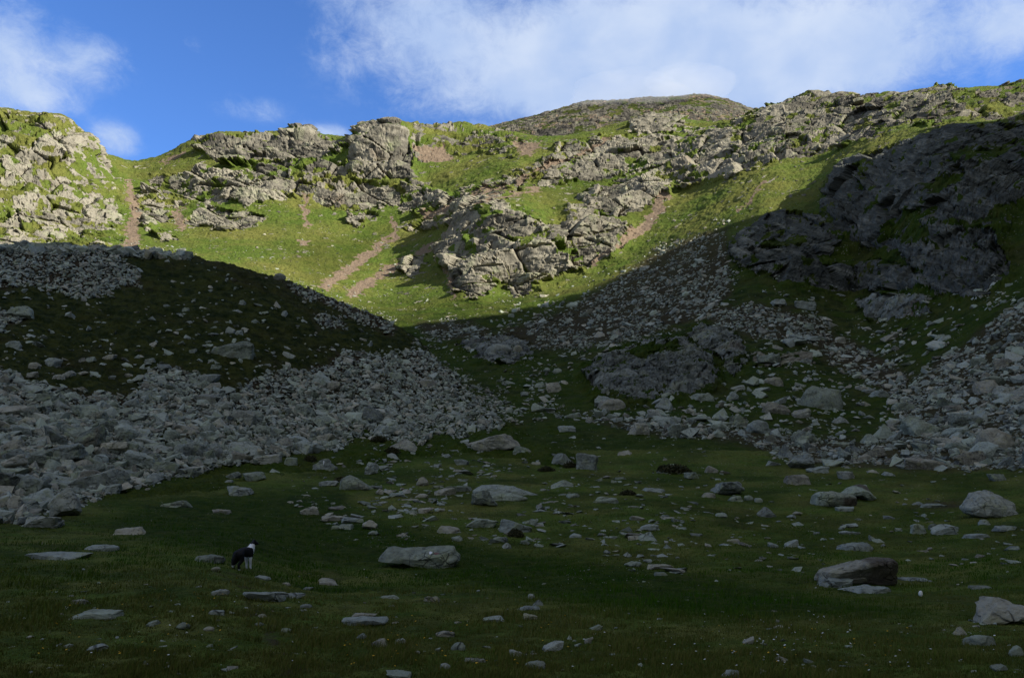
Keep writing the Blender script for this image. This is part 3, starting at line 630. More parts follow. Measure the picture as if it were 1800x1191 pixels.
tag(mesh_obj('mountain_flank', V, Fq, M_TERRAIN, {'mask_a': np.stack([sstep(fbm(Q*f32(5), 4, 305), .42, .55), 0*one, .6*one], 1), 'mask_b': np.stack([.4*one, tt, 0*one], 1), 'grain': .5*one, 'gvec': Q*f32(.5)}), 'steep mountain flank beyond the right edge of the view', kind='structure')
# turf round the viewer's feet
s = np.linspace(-30, 6, 60); w = np.linspace(-34, 34, 100); X, Y = np.meshgrid(w, s); X, Y = X.ravel(), Y.ravel()
V = np.stack([X, Y, -.07+.1*(fbm(np.stack([X, Y, 0*X], 1).astype(f32)*f32(.3), 3, 9)-.5)], 1); one = np.ones(len(V), f32)
j, i = np.meshgrid(np.arange(59), np.arange(99), indexing='ij'); k = (j*100+i).ravel()
tag(mesh_obj('ground', V, np.stack([k, k+1, k+101, k+100], 1), M_TERRAIN, {'mask_a': np.stack([0*one, 0*one, .5*one], 1), 'mask_b': np.stack([0*one, .5*one, 0*one], 1), 'grain': .03*one, 'gvec': (V/12).astype(f32)}), kind='structure')
# the ground carried on past both edges of the surveyed strip
for side in (-1, 1):
    yv = np.exp(np.linspace(math.log(1.0), math.log(420), 240)); d = np.linspace(0, 1, 90)**2*150; Y, Dd = np.meshgrid(yv, d, indexing='ij'); Y, Dd = Y.ravel(), Dd.ravel()
    u = side*np.minimum(.80+Dd/Y, .885); z0 = base.at_uy(u, Y)
    if side < 0: z0 = np.maximum(z0, np.where((Y > 26) & (Y < 180), mound.at_uy(u, np.clip(Y, 24, 190)), -99))
    X = side*(.80*Y+Dd); Qn = np.stack([X, Y, 0*X], 1).astype(f32)
    out = np.maximum(Dd-.085*Y, 0); cross = sstep(Dd/Y, .005, .038); Z = z0+(.05+.005*Y)*(2*cross-1)*(1-.5*cross)+.10*out*np.minimum(1, out/40)+(fbm(Qn*f32(.25), 4, 91)-.5)*np.minimum(1, out/6)*1.1
    V = np.stack([X, Y, Z], 1); one = np.ones(len(V), f32)
    j, i = np.meshgrid(np.arange(239), np.arange(89), indexing='ij'); k = (j*90+i).ravel(); Fq = np.stack([k, k+1, k+91, k+90], 1)
    if side < 0: Fq = Fq[:, ::-1]
    gq = np.stack([X/np.maximum(Y, 8), np.log(np.maximum(Y, 1)), Z/np.maximum(Y, 8)], 1).astype(f32)
    tag(mesh_obj('ground', V, Fq, M_TERRAIN, {'mask_a': np.stack([0*one, 0*one, .6*one], 1), 'mask_b': np.stack([.4*sstep(fbm(Qn*f32(.12), 3, 93), .45, .6), .5*one, 0*one], 1), 'grain': (.0035*Y).astype(f32), 'gvec': gq}), kind='structure')
# ---------------------------------------------------------------- loose rock
def rock_material():
    m, g = material('gneiss')
    oi = g.n('ShaderNodeObjectInfo'); at = g.n('ShaderNodeAttribute', attribute_name='tone')
    tcn = g.n('ShaderNodeTexCoord').outputs['Object']
    off = g.n('ShaderNodeVectorMath', operation='SCALE'); g.put(off.inputs[0], (37.0, 11.0, 5.0)); g.put(off.inputs[3], oi.outputs['Random'])
    vec = g.n('ShaderNodeVectorMath', operation='ADD', ins={0: tcn, 1: off.outputs[0]}).outputs[0]
    tone = g.m('ADD', g.m('MULTIPLY', at.outputs['Fac'], 0.85), g.m('MULTIPLY', oi.outputs['Random'], 0.15))
    c, big, fine = rock_colour(g, tone, vec, 1.7, (0.045, 0.047, 0.045), (0.41, 0.42, 0.36), 0.6)
    ck = g.vor(vec, 2.6, feature='DISTANCE_TO_EDGE'); cr = g.m('MULTIPLY', g.ss(ck, 0.035, 0.0), g.ss(g.noise(vec, 1.3, 2), 0.5, 0.6))
    c = g.mix(g.m('MULTIPLY', cr, 0.7), c, (0.03, 0.03, 0.028))
    hue = g.m('FRACT', g.m('ADD', g.n('ShaderNodeAttribute', attribute_name='hue').outputs['Fac'], oi.outputs['Random']))
    tint = g.mix(g.ss(hue, .30, .36), (.95, 1.01, .91), g.mix(g.ss(hue, .62, .86), (.95, 1.0, 1.0), (1.07, .985, .89)))
    c = g.mul(c, tint)
    br = g.n('ShaderNodeAttribute', attribute_name='rust').outputs['Fac']
    c = g.mix(br, c, g.mix(fine, (0.035, 0.026, 0.020), (0.095, 0.066, 0.048)))
    h = g.m('SUBTRACT', g.noise(vec, 6.0, 8, 0.72), g.m('MULTIPLY', cr, 0.6))
    finish(g, c, 0.92, h, 0.8, 0.09, spec=0.1)
    return m
M_ROCK = rock_material()

def hull_template(seed, n=14, flat=1.0):
    r = np.random.default_rng(seed); p = r.normal(size=(n, 3)); p /= np.abs(p).max(1)[:, None]**.75*np.linalg.norm(p, axis=1)[:, None]**.25
    p[:, 2] *= flat; bm = bmesh.new()
    for q in p: bm.verts.new(q)
    res = bmesh.ops.convex_hull(bm, input=bm.verts)
    bmesh.ops.delete(bm, geom=[v for v in bm.verts if not v.link_faces], context='VERTS')
    bmesh.ops.triangulate(bm, faces=bm.faces)
    bm.normal_update(); bm.verts.index_update()
    V = np.array([v.co[:] for v in bm.verts]); T = np.array([[v.index for v in f.verts] for f in bm.faces]); bm.free()
    lo, hi = V.min(0), V.max(0); V = (V-(lo+hi)/2)/(hi-lo); return V, T
TPL = [hull_template(100+i, 9+(i % 5)) for i in range(26)]

def rot_mats(rz, tx, ty):
    cz, sz, cx, sx, cy_, sy = np.cos(rz), np.sin(rz), np.cos(tx), np.sin(tx), np.cos(ty), np.sin(ty)
    n = len(rz); Z = np.zeros((n, 3, 3)); Z[:, 0, 0] = cz; Z[:, 0, 1] = -sz; Z[:, 1, 0] = sz; Z[:, 1, 1] = cz; Z[:, 2, 2] = 1
    X = np.zeros((n, 3, 3)); X[:, 0, 0] = 1; X[:, 1, 1] = cx; X[:, 1, 2] = -sx; X[:, 2, 1] = sx; X[:, 2, 2] = cx
    Y = np.zeros((n, 3, 3)); Y[:, 0, 0] = cy_; Y[:, 0, 2] = sy; Y[:, 1, 1] = 1; Y[:, 2, 0] = -sy; Y[:, 2, 2] = cy_
    return X@Y@Z
def slope_at(P):
    e = .8; x, y = P[:, 0], P[:, 1]
    gx = (ground_z(x+e, y)-ground_z(x-e, y))/(2*e); gy = (ground_z(x, y+e)-ground_z(x, y-e))/(2*e)
    return np.clip(gx, -1.2, 1.2), np.clip(gy, -1.2, 1.2)
class Stones:
    """a scatter of stones: position, size, rotation, lightness"""
    def __init__(s): s.P, s.S, s.M, s.t, s.px, s.where = [], [], [], [], [], []
    def add(s, px, py, size, flat=(.35, .7), tilt=.35, tone=(.1, 1.0), sink=.15, where='', maxy=640):
        P, ok = cast(px, py); ok &= P[:, 1] < maxy; P = P[ok]; n = len(P)
        if callable(size): sz = size(P[:, 1], n)
        else: sz = size[ok]
        gx, gy = slope_at(P)
        S = np.stack([sz*RNG.uniform(.85, 1.25, n), sz*RNG.uniform(.6, 1.0, n), sz*RNG.uniform(*flat, n)], 1)
        M = rot_mats(RNG.uniform(0, 6.28, n), np.arctan(gy)*.8+RNG.normal(0, tilt, n), -np.arctan(gx)*.8+RNG.normal(0, tilt, n))
        P[:, 2] += S[:, 2]*(.5-sink-.2)
        s.P.append(P); s.S.append(S); s.M.append(M); s.t.append(RNG.uniform(*tone, n)); s.px.append(sz*F/P[:, 1]); s.where += [where]*n
    def pack(s):
        s.P, s.S, s.M, s.t, s.px = map(np.concatenate, (s.P, s.S, s.M, s.t, s.px)); s.where = np.array(s.where)
    def mesh(s, name, sel, label):
        Vs, Ts, Tn, off = [], [], [], 0; kind = RNG.integers(0, len(TPL), len(s.P))
        for k, (V, T) in enumerate(TPL):
            i = np.nonzero(sel & (kind == k))[0]
            if not len(i): continue
            W_ = np.einsum('nij,nvj->nvi', s.M[i], V[None]*s.S[i][:, None, :])+s.P[i][:, None, :]
            nv = len(V); Vs.append(W_.reshape(-1, 3)); Ts.append((T[None]+(np.arange(len(i))*nv)[:, None, None]+off).reshape(-1, 3)); Tn.append(np.repeat(s.t[i], nv)); off += nv*len(i)
        V = np.concatenate(Vs); tn = np.concatenate(Tn)
        return tag(mesh_obj(name, V, np.concatenate(Ts), M_ROCK, {'tone': tn, 'rust': np.zeros(len(V), f32), 'hue': np.modf(tn*97.31)[0]}, False), label, kind='stuff')
def sample(polys, n, feather=6, ragged=9):
    allp = np.concatenate([np.array(p, float) for p in polys]); lo, hi = allp.min(0), allp.max(0); lo = np.maximum(lo, (-120, 0)); hi = np.minimum(hi, (1920, 1300))
    x = RNG.uniform(lo[0], hi[0], n); y = RNG.uniform(lo[1], hi[1], n)
    w = (np.stack([fbm(np.stack([x, y, 0*x], 1)/45, 3, 7), fbm(np.stack([x, y, 0*x], 1)/45, 3, 8)], 1)-.5)*2*ragged*2
    m = np.zeros(n)
    for p in polys: m = np.maximum(m, region(x, y, p, feather, w))
    k = RNG.uniform(0, 1, n) < m; return x[k], y[k]
def logn(med, sg, lo, hi): return lambda y, n: np.clip(np.exp(RNG.normal(math.log(med), sg, n)), lo, hi)
ST = Stones()
# talus of the mound: big blocks along the foot, finer above
x, y = sample(MOUND_SCREE, 5200); k = RNG.uniform(0, 1, len(x)) < np.clip((y-560)/260, .12, 1); ST.add(x[k], y[k], logn(.68, .45, .35, 2.0), where='talus', tilt=.32)
x, y = sample(MOUND_SCREE, 18000); ST.add(x, y, logn(.40, .4, .18, 1.0), where='talus', tilt=.4, flat=(.3, .6))
x, y = sample(MOUND_SCREE, 38000); ST.add(x, y, lambda yy, n: np.clip(np.exp(RNG.normal(math.log(.30), .3, n)), .15, .6)*np.clip(yy/70, .6, 1.2), where='talus', tilt=.5, flat=(.3, .6))
ST.add(RNG.uniform(-20, 760, 900), RNG.uniform(430, 700, 900), logn(.38, .55, .15, 1.3), where='heath', flat=(.3, .6), sink=.2)
# crest line blocks
x = RNG.uniform(-20, 330, 260); ST.add(x, np.interp(x, [-20, 0, 100, 200, 330], [436, 436, 435, 440, 449])+RNG.uniform(0, 8, 260), logn(1.1, .35, .5, 2.2), where='crest', flat=(.5, .8))
# right-hand scree
x, y = sample(SCREE_R, 3600); ST.add(x, y, logn(.72, .5, .3, 2.4), where='scree', tone=(.0, .75))
x, y = sample(SCREE_R, 46000); gap = fbm(np.stack([x, y, 0*x], 1)/38, 4, 95); k = gap > .36; x, y = x[k], y[k]; ST.add(x, y, lambda yy, n: np.clip(np.exp(RNG.normal(math.log(.36), .4, n)), .15, 1.0)*np.clip(yy/110, .6, 1.4), where='scree', flat=(.3, .65), tone=(.0, .7))
# stones strewn over the shaded slope
VAL = [[(720, 600), (900, 560), (1280, 420), (1500, 500), (1800, 480), (1800, 820), (1040, 745), (900, 735)]]
x, y = sample(VAL, 2600); cl = fbm(np.stack([x, y, 0*x], 1)/60, 3, 99); k = cl > .47; ST.add(x[k], y[k], logn(.75, .6, .25, 2.4), where='slope', flat=(.3, .65))
x, y = sample(VAL, 9000); k = fbm(np.stack([x, y, 0*x], 1)/35, 4, 97) > .50; ST.add(x[k], y[k], logn(.34, .5, .15, 1.2), where='slope', flat=(.3, .6), sink=.2)
# sunlit side: pale stones
LIT = [[(230, 420), (440, 400), (560, 410), (800, 480), (740, 555), (640, 520), (560, 480), (330, 440)], [(1050, 470), (1290, 330), (1560, 240), (1640, 215), (1500, 290), (1300, 390), (1180, 430), (1000, 515), (800, 555)]]
x, y = sample(LIT, 1800); k = fbm(np.stack([x, y, 0*x], 1)/50, 3, 98) > .54; ST.add(x[k], y[k], logn(.4, .45, .25, 1.5), where='lit', flat=(.35, .7), tone=(.5, 1))
x, y = sample([[(860, 540), (1060, 470), (1300, 370), (1260, 420), (1080, 520), (860, 590)]], 900); ST.add(x, y, logn(.8, .45, .35, 2.0), where='lit')
x, y = sample([p for p, f in PINK], 2600, 4, 5); ST.add(x, y, logn(.5, .4, .25, 1.3), where='gully', flat=(.3, .6), tone=(.3, .9))
# meadow: low embedded stones
MEAD = [[(480, 830), (760, 765), (1040, 760), (1300, 790), (1250, 900), (1150, 960), (640, 960), (520, 900)], [(560, 800), (900, 765), (1000, 850), (1000, 910), (640, 900)]]
x, y = sample(MEAD, 800); ST.add(x, y, logn(.2, .6, .08, .8), where='meadow', flat=(.2, .42), tilt=.15, sink=.26, tone=(.05, .7))
x, y = sample(MEAD[1:], 650); k = fbm(np.stack([x, y, 0*x], 1)/40, 3, 96) > .47; ST.add(x[k], y[k], logn(.34, .5, .12, 1.1), where='meadow', flat=(.2, .42), tilt=.15, sink=.26, tone=(.05, .7))
x, y = sample([[(900, 840), (1800, 815), (1900, 1000), (1500, 1000), (1100, 1010)]], 480); ST.add(x, y, logn(.2, .5, .07, .6), where='meadow', flat=(.2, .42), tilt=.15, sink=.26, tone=(.05, .7))
ST.add(RNG.uniform(0, 1800, 260), RNG.uniform(1000, 1188, 260), logn(.05, .4, .025, .1), where='meadow', flat=(.25, .5), tilt=.15, sink=.2)
ST.pack()
# ---------------------------------------------------------------- individual boulders
ICO = {}
def ico(n):
    if n not in ICO:
        bm = bmesh.new(); bmesh.ops.create_icosphere(bm, subdivisions=n, radius=1.0); bm.verts.index_update()
        ICO[n] = (np.array([v.co[:] for v in bm.verts]), np.array([[v.index for v in f.verts] for f in bm.faces])); bm.free()
    return ICO[n]
def nrm(v): return v/np.linalg.norm(v)
def rock_planes(shape, r):
    P = [((1, 0, 0), 1), ((-1, 0, 0), 1), ((0, 1, 0), 1), ((0, -1, 0), 1), ((0, 0, 1), 1), ((0, 0, -1), 1)]
    P = [(nrm(np.array(n)+r.normal(0, .22, 3)), d*r.uniform(.8, 1.0)) for n, d in P]
    k = {'block': 5, 'slab': 4, 'round': 16, 'wedge': 5, 'point': 5}[shape]
    for _ in range(k):
        n = r.normal(size=3); n[2] = abs(n[2])*(.9 if shape != 'round' else 1.0)-.1; P.append((nrm(n), r.uniform(.72, 1.02)))
    if shape == 'wedge': s = r.choice([-1, 1]); P += [(nrm(np.array((s*.55, r.uniform(-.4, .1), .8))), .42), (nrm(np.array((s*.95, -.2, .3))), .85)]
    if shape == 'point':
        a0 = r.uniform(0, 6.28)
        for i in range(4): a = a0+i*1.57+r.uniform(-.3, .3); P.append((nrm(np.array((math.cos(a), math.sin(a), r.uniform(.55, .9)))), r.uniform(.42, .62)))
    return P
def rock_shape(shape, seed, sub, w, d, h):
    r = np.random.default_rng(seed); D, T = ico(sub)
    acc = np.zeros(len(D)); p = 34 if shape != 'round' else 16
    for n, dd in rock_planes(shape, r): acc += np.maximum(D@n, 0)**p/dd**p
    V = D*(acc**(-1/p))[:, None]
    lo, hi = V.min(0), V.max(0); V = (V-(lo+hi)/2)/(hi-lo); V[:, 2] += .5
    V *= np.array([w, d, h]); return roughen(V, D, r, w, h), T
def roughen(V, D, r, w, h):
    sc = .5*(w+h); Q = ((V/sc)+r.uniform(0, 50)).astype(f32)
    b, _ = blocks(Q*np.array([2.6, 2.6, 3.4], f32), int(r.integers(1e6))); n = fbm(Q*f32(5), 4, int(r.integers(1e6)))-.5
    st = fbm(np.stack([Q[:, 0]*.6, Q[:, 1]*.6, Q[:, 2]*14+Q[:, 0]*2], 1), 2, int(r.integers(1e6)))-.5
    Dn = D*np.array([1, 1, .8]); return V+Dn*(sc*(.048*b+.095*n+.012*st))[:, None]
def outline_shape(pts, seed, sub, depth, lean=0.0, flat_top=.5):
    """rock whose side view follows an outline (metres, x right / z up), bulging in depth"""
    r = np.random.default_rng(seed); D, T = ico(sub); P = np.array(pts, float); c = np.array([(P[:, 0].min()+P[:, 0].max())/2, P[:, 1].min()+(P[:, 1].max()-P[:, 1].min())*.42])
    # close dense outline -> radius by angle
    seg = np.vstack([np.linspace(a, b, 40, endpoint=False) for a, b in zip(P, np.roll(P, -1, 0))])-c
    ang = np.arctan2(seg[:, 1], seg[:, 0]); rad = np.hypot(seg[:, 0], seg[:, 1])
    bins = np.linspace(-np.pi, np.pi, 181); R_ = np.array([rad[np.abs((ang-b+np.pi) % (2*np.pi)-np.pi) < .06].max() if (np.abs((ang-b+np.pi) % (2*np.pi)-np.pi) < .06).any() else np.nan for b in bins])
    ok = ~np.isnan(R_); R_ = np.interp(bins, bins[ok], R_[ok])
    phi = np.arctan2(D[:, 2], D[:, 0]); t = np.clip(D[:, 1]/(np.abs(D).max(1)+1e-9)*.5+D[:, 1]*.5, -1, 1)
    s = (1-np.abs(t)**3.2)**(1/3.2); rr = np.interp(phi, bins, R_)*s
    acc = 0
    for _ in range(13):
        n = nrm(r.normal(size=3)*np.array([.7, 1, .8])); acc = acc+np.maximum(D@n, 0)**30/r.uniform(.74, .98)**30
    f = np.minimum(1, (acc+1e-9)**(-1/30)); f2 = .55+.45*f; f = .15+.85*f
    V = np.stack([rr*np.cos(phi)*f2+c[0], t*depth/2*f, rr*np.sin(phi)*f2+c[1]], 1)
    if lean < .3: V[:, 2] -= np.clip(-V[:, 1]/(depth/2), 0, 1)*.45*np.maximum(V[:, 2]-c[1]*.6, 0)
    V[:, 1] -= lean*(V[:, 2]-c[1])
    return roughen(V, D, r, depth*.7, P[:, 1].max()*.8), T

# photo pixel (centre x, foot y), width, height, shape, tone, short landmark name | label.   tone 0 dark .. 1 pale
B = '''
416 869 46 17 slab .7 stepped slab|pale stepped slab alone on green grass below the talus, behind the dog
302 893 50 15 wedge .5 |low grey wedge lying in green grass between the talus foot and the dog
385 903 32 9 slab .4 |
222 939 56 14 slab .6 |long jagged slab in the grass in front of the talus foot
85 983 108 11 slab .8 long white ledge|longest low pale ledge showing through the dry grass far left of the dog
178 967 62 8 slab .75 |
363 988 48 13 round .45 |rounded grey stone in the turf just behind and left of the dog
378 1003 15 8 round .7 |
385 1045 29 10 round .6 |
460 1056 70 14 slab .7 path slab|broad pale slab beside the worn path in front of the dog
514 1050 37 7 slab .5 |
457 1018 29 7 wedge .85 |thin white stone in the turf right beside the dog's paws
575 1029 40 11 slab .6 |
541 1037 17 6 round .6 |
502 1029 15 6 round .7 |
161 1087 86 10 slab .75 thin white slab|thin white slab sunk in dark turf, in front of the longest pale ledge
135 1061 31 7 slab .5 |
380 1081 27 9 slab .8 |
267 1099 21 10 wedge .65 |
319 1104 21 10 round .6 |
366 1110 18 9 round .6 |
168 1144 33 11 wedge .75 lowest left stone|small pale wedge nearest the viewer on the left, in dark turf
537 1068 19 7 round .6 |
460 1085 15 7 round .6 |
454 1101 15 7 round .45 |
502 1110 16 7 round .5 |
541 904 39 16 wedge .75 |pale pointed wedge stone in the green hollow behind and right of the dog
568 827 43 25 point .3 paint-marked pyramid|pinkish pyramid boulder with a short white paint stroke, at the talus edge
576 853 36 10 slab .5 |
509 819 27 18 block .75 |pale square block beside the pinkish paint-marked pyramid
583 916 43 10 slab .7 |
405 839 29 12 wedge .5 |
442 844 41 17 round .6 |rounded boulder at the edge of the talus, left of the pale square block
400 849 15 7 round .6 |
648 929 28 18 point .75 pale tooth stone|pale tooth-shaped stone standing in the green hollow
606 930 26 10 slab .7 |
655 939 17 7 round .75 |
652 831 25 22 block .5 |
667 868 13 11 point .8 |
748 901 29 10 slab .75 |
805 863 46 10 slab .55 |
782 869 40 14 wedge .6 |
740 875 23 9 round .55 |
741 852 23 17 point .55 |
787 937 41 14 round .65 |left one of the row of pale stones above the big paint-marked boulder
846 927 54 17 block .7 |middle one of the row of pale stones above the big paint-marked boulder
907 935 56 26 wedge .6 lichen stone|tallest lichen-spotted stone of the row above the big paint-marked boulder
932 923 28 12 slab .7 |
803 949 21 8 slab .75 |
880 952 25 10 round .45 |
890 963 18 11 point .65 |
924 955 17 6 slab .65 |
990 858 43 17 point .65 star-shaped stone|pale star-shaped stone on the stony rise right of the long pale ledge
1008 874 25 8 slab .6 |
1067 885 42 14 slab .65 |
1153 865 46 10 slab .7 |
1122 915 27 10 wedge .6 |
1143 931 34 11 round .7 |
1012 945 21 9 round .6 |
1104 979 16 10 point .65 |
1067 973 12 8 point .6 |
1113 995 29 9 round .65 |
1163 999 47 6 slab .6 |
1163 1013 24 8 round .55 |
946 1065 19 12 point .65 |
934 1051 13 8 round .6 |
932 1087 26 9 wedge .7 |
928 1071 41 5 slab .5 |
867 1092 36 9 wedge .8 |
684 1053 33 6 slab .7 |
758 1057 28 10 block .65 |
637 1100 80 11 slab .75 bone-shaped slab|long bone-shaped pale slab in dry turf right of the path
637 1085 45 6 slab .5 |
633 1122 21 9 round .6 |
665 1137 30 16 wedge .6 |
704 1131 19 10 block .6 |
805 1144 24 15 round .55 egg stone|rounded egg-like grey stone near the bottom, between two flatter stones
781 1119 33 9 slab .6 |
973 1144 36 18 wedge .8 bluish wedge|bluish pale wedge stone low in the centre foreground turf
910 1154 27 12 wedge .75 |
941 1176 33 14 round .65 |nearest rounded grey stone at the bottom centre, in front of the bluish wedge
1048 1107 21 10 wedge .75 |
1035 1130 15 12 block .6 |
835 1164 37 7 slab .55 |
782 1175 18 9 round .65 |
698 1193 43 10 slab .7 |
1280 869 60 21 block .35 dark mossy block|wide dark grey flat block on grass right of the stony rise
1248 875 26 11 round .55 |
1296 882 27 12 round .65 |
1317 878 16 9 round .8 |
1334 883 15 9 round .6 |
1350 909 34 21 point .4 |dark peaked boulder standing alone on the grass below the flat-topped dark block
1269 909 20 9 round .75 |
1408 851 46 20 block .3 |dark jagged boulder at the upper edge of the meadow, behind the twin boulders
1490 898 34 9 slab .7 |
1620 890 26 10 point .45 |
1643 893 48 9 slab .4 |
1664 940 42 20 wedge .75 spotted stone|pale spotted hump of stone at the right end of the small white cluster
1617 938 27 20 block .85 |whitest split stone at the left end of the small right-hand cluster
1643 930 18 12 round .3 |
1724 946 42 8 slab .7 |
1774 933 38 10 slab .55 |
1734 922 20 10 round .65 |
1510 968 58 15 round .4 grey loaf stone|grey loaf-shaped boulder in the grass straight behind the dark wedge boulder
1393 960 25 13 wedge .6 |
1360 960 18 8 wedge .55 |
1291 954 23 8 round .5 |
1536 950 15 11 wedge .7 |
1548 954 22 8 wedge .75 |
1690 1116 27 16 point .7 |
1727 1134 56 17 round .55 |rounded grey stone in front of the bluish block at the right edge
1791 1153 24 19 wedge .75 |
1762 1179 25 12 wedge .65 |
1318 1131 21 12 wedge .65 |
1287 1192 32 14 wedge .7 |pale wedge stone at the bottom edge, right of centre
1465 1183 25 7 slab .6 |
1425 1166 19 9 wedge .6 |
1371 1105 19 6 slab .55 |
1613 1021 56 5 slab .5 |
1728 1035 38 5 slab .5 |
1403 904 19 6 slab .7 |
1495 938 34 5 slab .6 |
1760 844 29 13 block .5 |
1565 837 21 10 wedge .7 |
1540 832 23 8 slab .65 |
1442 832 38 15 wedge .65 |
1492 841 31 15 block .6 |
1360 818 27 10 wedge .55 |
1252 830 23 14 wedge .55 |
1218 840 25 12 block .5 |
1449 718 86 41 round .55 turtle boulder|large rounded cracked boulder on the shaded grass beneath the lower cliff band
1340 763 44 30 round .6 egg boulder|smooth upright egg-shaped boulder at the upper edge of the stone band
1298 749 32 23 block .5 |squared block leaning against the smooth egg-shaped boulder
1768 788 68 38 round .55 ribbed dome|ribbed dome-shaped boulder low in the right-hand talus
1637 763 74 36 wedge .6 gabled boulder|gabled boulder with a sharp ridge in the right-hand talus
1592 721 40 18 round .55 |
1552 698 36 15 block .6 |
1415 733 36 19 wedge .45 |
1365 677 42 17 block .4 |
1361 636 52 19 block .4 |
1478 744 36 16 point .45 |
1230 706 52 21 block .5 |grey block fallen in front of the cracked grey-green outcrop
1289 704 23 20 point .6 |
1299 684 27 11 wedge .65 |
1418 544 42 19 block .6 |
1376 538 34 17 block .55 |
1475 522 22 8 slab .5 |
1267 769 28 19 point .85 |
1479 603 23 15 block .55 |
1423 578 23 14 block .6 |
1791 597 26 16 block .65 |
1719 603 15 13 point .7 |
1640 571 15 9 wedge .6 |
707 791 52 24 point .5 |crested grey rock at the edge of the talus above the meadow
990 816 44 23 block .5 |left half of the split pair of blocks on the stony rise
1033 826 40 36 block .45 split block|tall cracked right half of the split pair of blocks on the stony rise
919 800 34 20 block .55 |
880 625 60 23 round .5 |
914 621 28 18 round .55 |
1075 719 54 23 round .5 |low rounded block at the foot of the cracked grey-green outcrop
980 656 15 11 round .75 |
1008 733 32 11 wedge .7 |
973 689 28 23 block .5 |
1100 800 28 11 point .55 |
997 759 32 14 block .6 |
697 666 32 16 block .75 |pale slanting block in the middle of the talus tip
922 695 14 9 round .7 |
811 817 25 12 block .5 |
1144 628 36 13 slab .6 |
408 627 72 33 slab .45 heath boulder|broad flat boulder lying alone in the dark heath of the mound
419 591 14 15 block .7 |small upright pale block just uphill of the broad flat heath boulder
27 558 54 29 wedge .75 |large pale slab in the heath at the far left
20 614 25 21 block .75 |
376 652 27 14 slab .75 |
262 637 18 10 slab .7 |
156 636 18 12 block .65 |
186 633 28 15 wedge .65 |
53 663 24 13 block .65 |
100 669 23 14 block .75 |
114 662 23 15 wedge .7 |
86 642 28 18 block .55 |
57 647 21 14 block .65 |
325 549 14 11 block .65 |
425 535 13 10 block .65 |
154 501 21 10 wedge .65 |
57 436 50 18 round .35 crest hump|largest humped block on the crest of the mound against the sunny slope
92 434 26 13 block .35 |
112 434 24 14 block .35 |
168 436 20 12 point .3 |
202 439 24 13 round .35 |
269 439 16 10 block .15 |small black block perched on the mound crest
316 443 16 11 block .3 |
490 490 22 14 round .45 |
107 809 60 30 slab .5 tilted bench slab|long tilted bench-like slab in the talus, overhanging a dark gap
215 771 37 15 slab .55 |
424 741 44 26 block .4 |
297 773 30 23 round .55 |
226 713 26 17 wedge .6 |
356 681 21 16 block .5 |
585 687 24 21 block .55 |
413 704 22 19 block .5 |
134 728 34 21 slab .5 |
77 706 34 18 slab .6 |
50 723 42 15 slab .5 |
457 761 34 17 block .5 |
47 869 62 36 block .55 |
97 908 62 52 point .6 fin blocks|split fin-like blocks rising at the lower left foot of the talus
60 928 74 20 slab .6 |
158 862 94 38 wedge .5 doorstep boulder|big grey boulder with a pale flat shelf at the foot of the talus
463 813 58 18 slab .65 |
285 827 52 19 slab .6 |
222 800 34 30 block .55 |
862 791 104 30 wedge .5 leaning ramp slab|big leaning slab where the talus tip meets the meadow
1474 1031 62 15 slab .5 |low slab lying at the left end of the dark wedge boulder
1532 1043 74 9 slab .6 |thin pale slab lying right in front of the dark wedge boulder
1784 1097 100 39 block .75 bluish edge block|big bluish-white block cut by the right edge of the view
'''
OUT = [  # cx, foot y, outline in photo pixels (x from centre, height over foot), depth share of width, lean, tone, landmark, label
 (733, 998, [(-69, 15), (-63, 35), (-53, 38), (-44, 34), (-12, 36), (12, 38), (32, 37), (62, 35), (64, 24), (72, 17), (62, 8), (52, 1), (46, 0), (17, 1), (2, 1), (-13, 7), (-33, 13), (-63, 14)], .55, .0, .62, 'big paint-marked boulder', 'broad flat boulder with a white and red paint mark alone in the hollow'),
 (1521, 1030, [(-64, 10), (-63, 22), (-32, 34), (-5, 46), (17, 50), (54, 49), (62, 40), (66, 12), (62, 3), (5, 3)], .6, .75, .42, 'dark wedge boulder', 'big dark wedge boulder with an overhanging brown face on the right-hand grass'),
 (1473, 891, [(-37, 2), (-33, 22), (-26, 28), (-2, 30), (25, 25), (37, 18), (37, 5), (24, 3), (-2, 0), (-24, 0)], .7, .35, .72, 'yellowish twin boulder', 'left twin boulder, blunt, with a dark rusty hollow at its right'),
 (1518, 879, [(-29, 12), (-15, 24), (2, 31), (13, 29), (28, 4), (15, 0), (2, 12), (-8, 9), (-24, 10)], .8, .2, .85, 'striped twin boulder', 'right twin boulder, pale with a brown stripe across its pointed top'),
 (1753, 908, [(-43, 16), (-38, 22), (-29, 32), (-20, 44), (2, 50), (24, 40), (43, 24), (38, 12), (41, 4), (10, 0), (-25, 4), (-41, 12)], .7, -.25, .6, 'furrowed boulder', 'large pale furrowed boulder sloping up from the grass near the right edge'),
 (850, 889, [(-24, 2), (-21, 23), (-1, 31), (8, 28), (23, 3), (12, 2), (4, 6), (-4, 2)], .7, .2, .3, 'dark pyramid rock', 'dark pyramid-shaped rock with sharp apex before the long pale ledge'),
 (890, 871, [(-58, 7), (-45, 17), (-16, 21), (12, 18), (56, 2), (10, 0), (-36, 2)], .4, -.3, .72, 'long humped ledge', 'long humped pale ledge of bedrock behind the dark pyramid rock'),
 (890, 880, [(-38, 4), (-28, 14), (8, 15), (37, 5), (20, 1), (-20, 1)], .4, -.2, .7, '', 'smaller flat ledge tucked under the long humped pale ledge'),
 (621, 862, [(-28, 2), (-26, 24), (-12, 31), (6, 22), (31, 4), (20, 0), (-20, 0)], .7, .1, .5, 'big humped rock', 'big humped grey rock with a steep left face, behind the green hollow'),
]
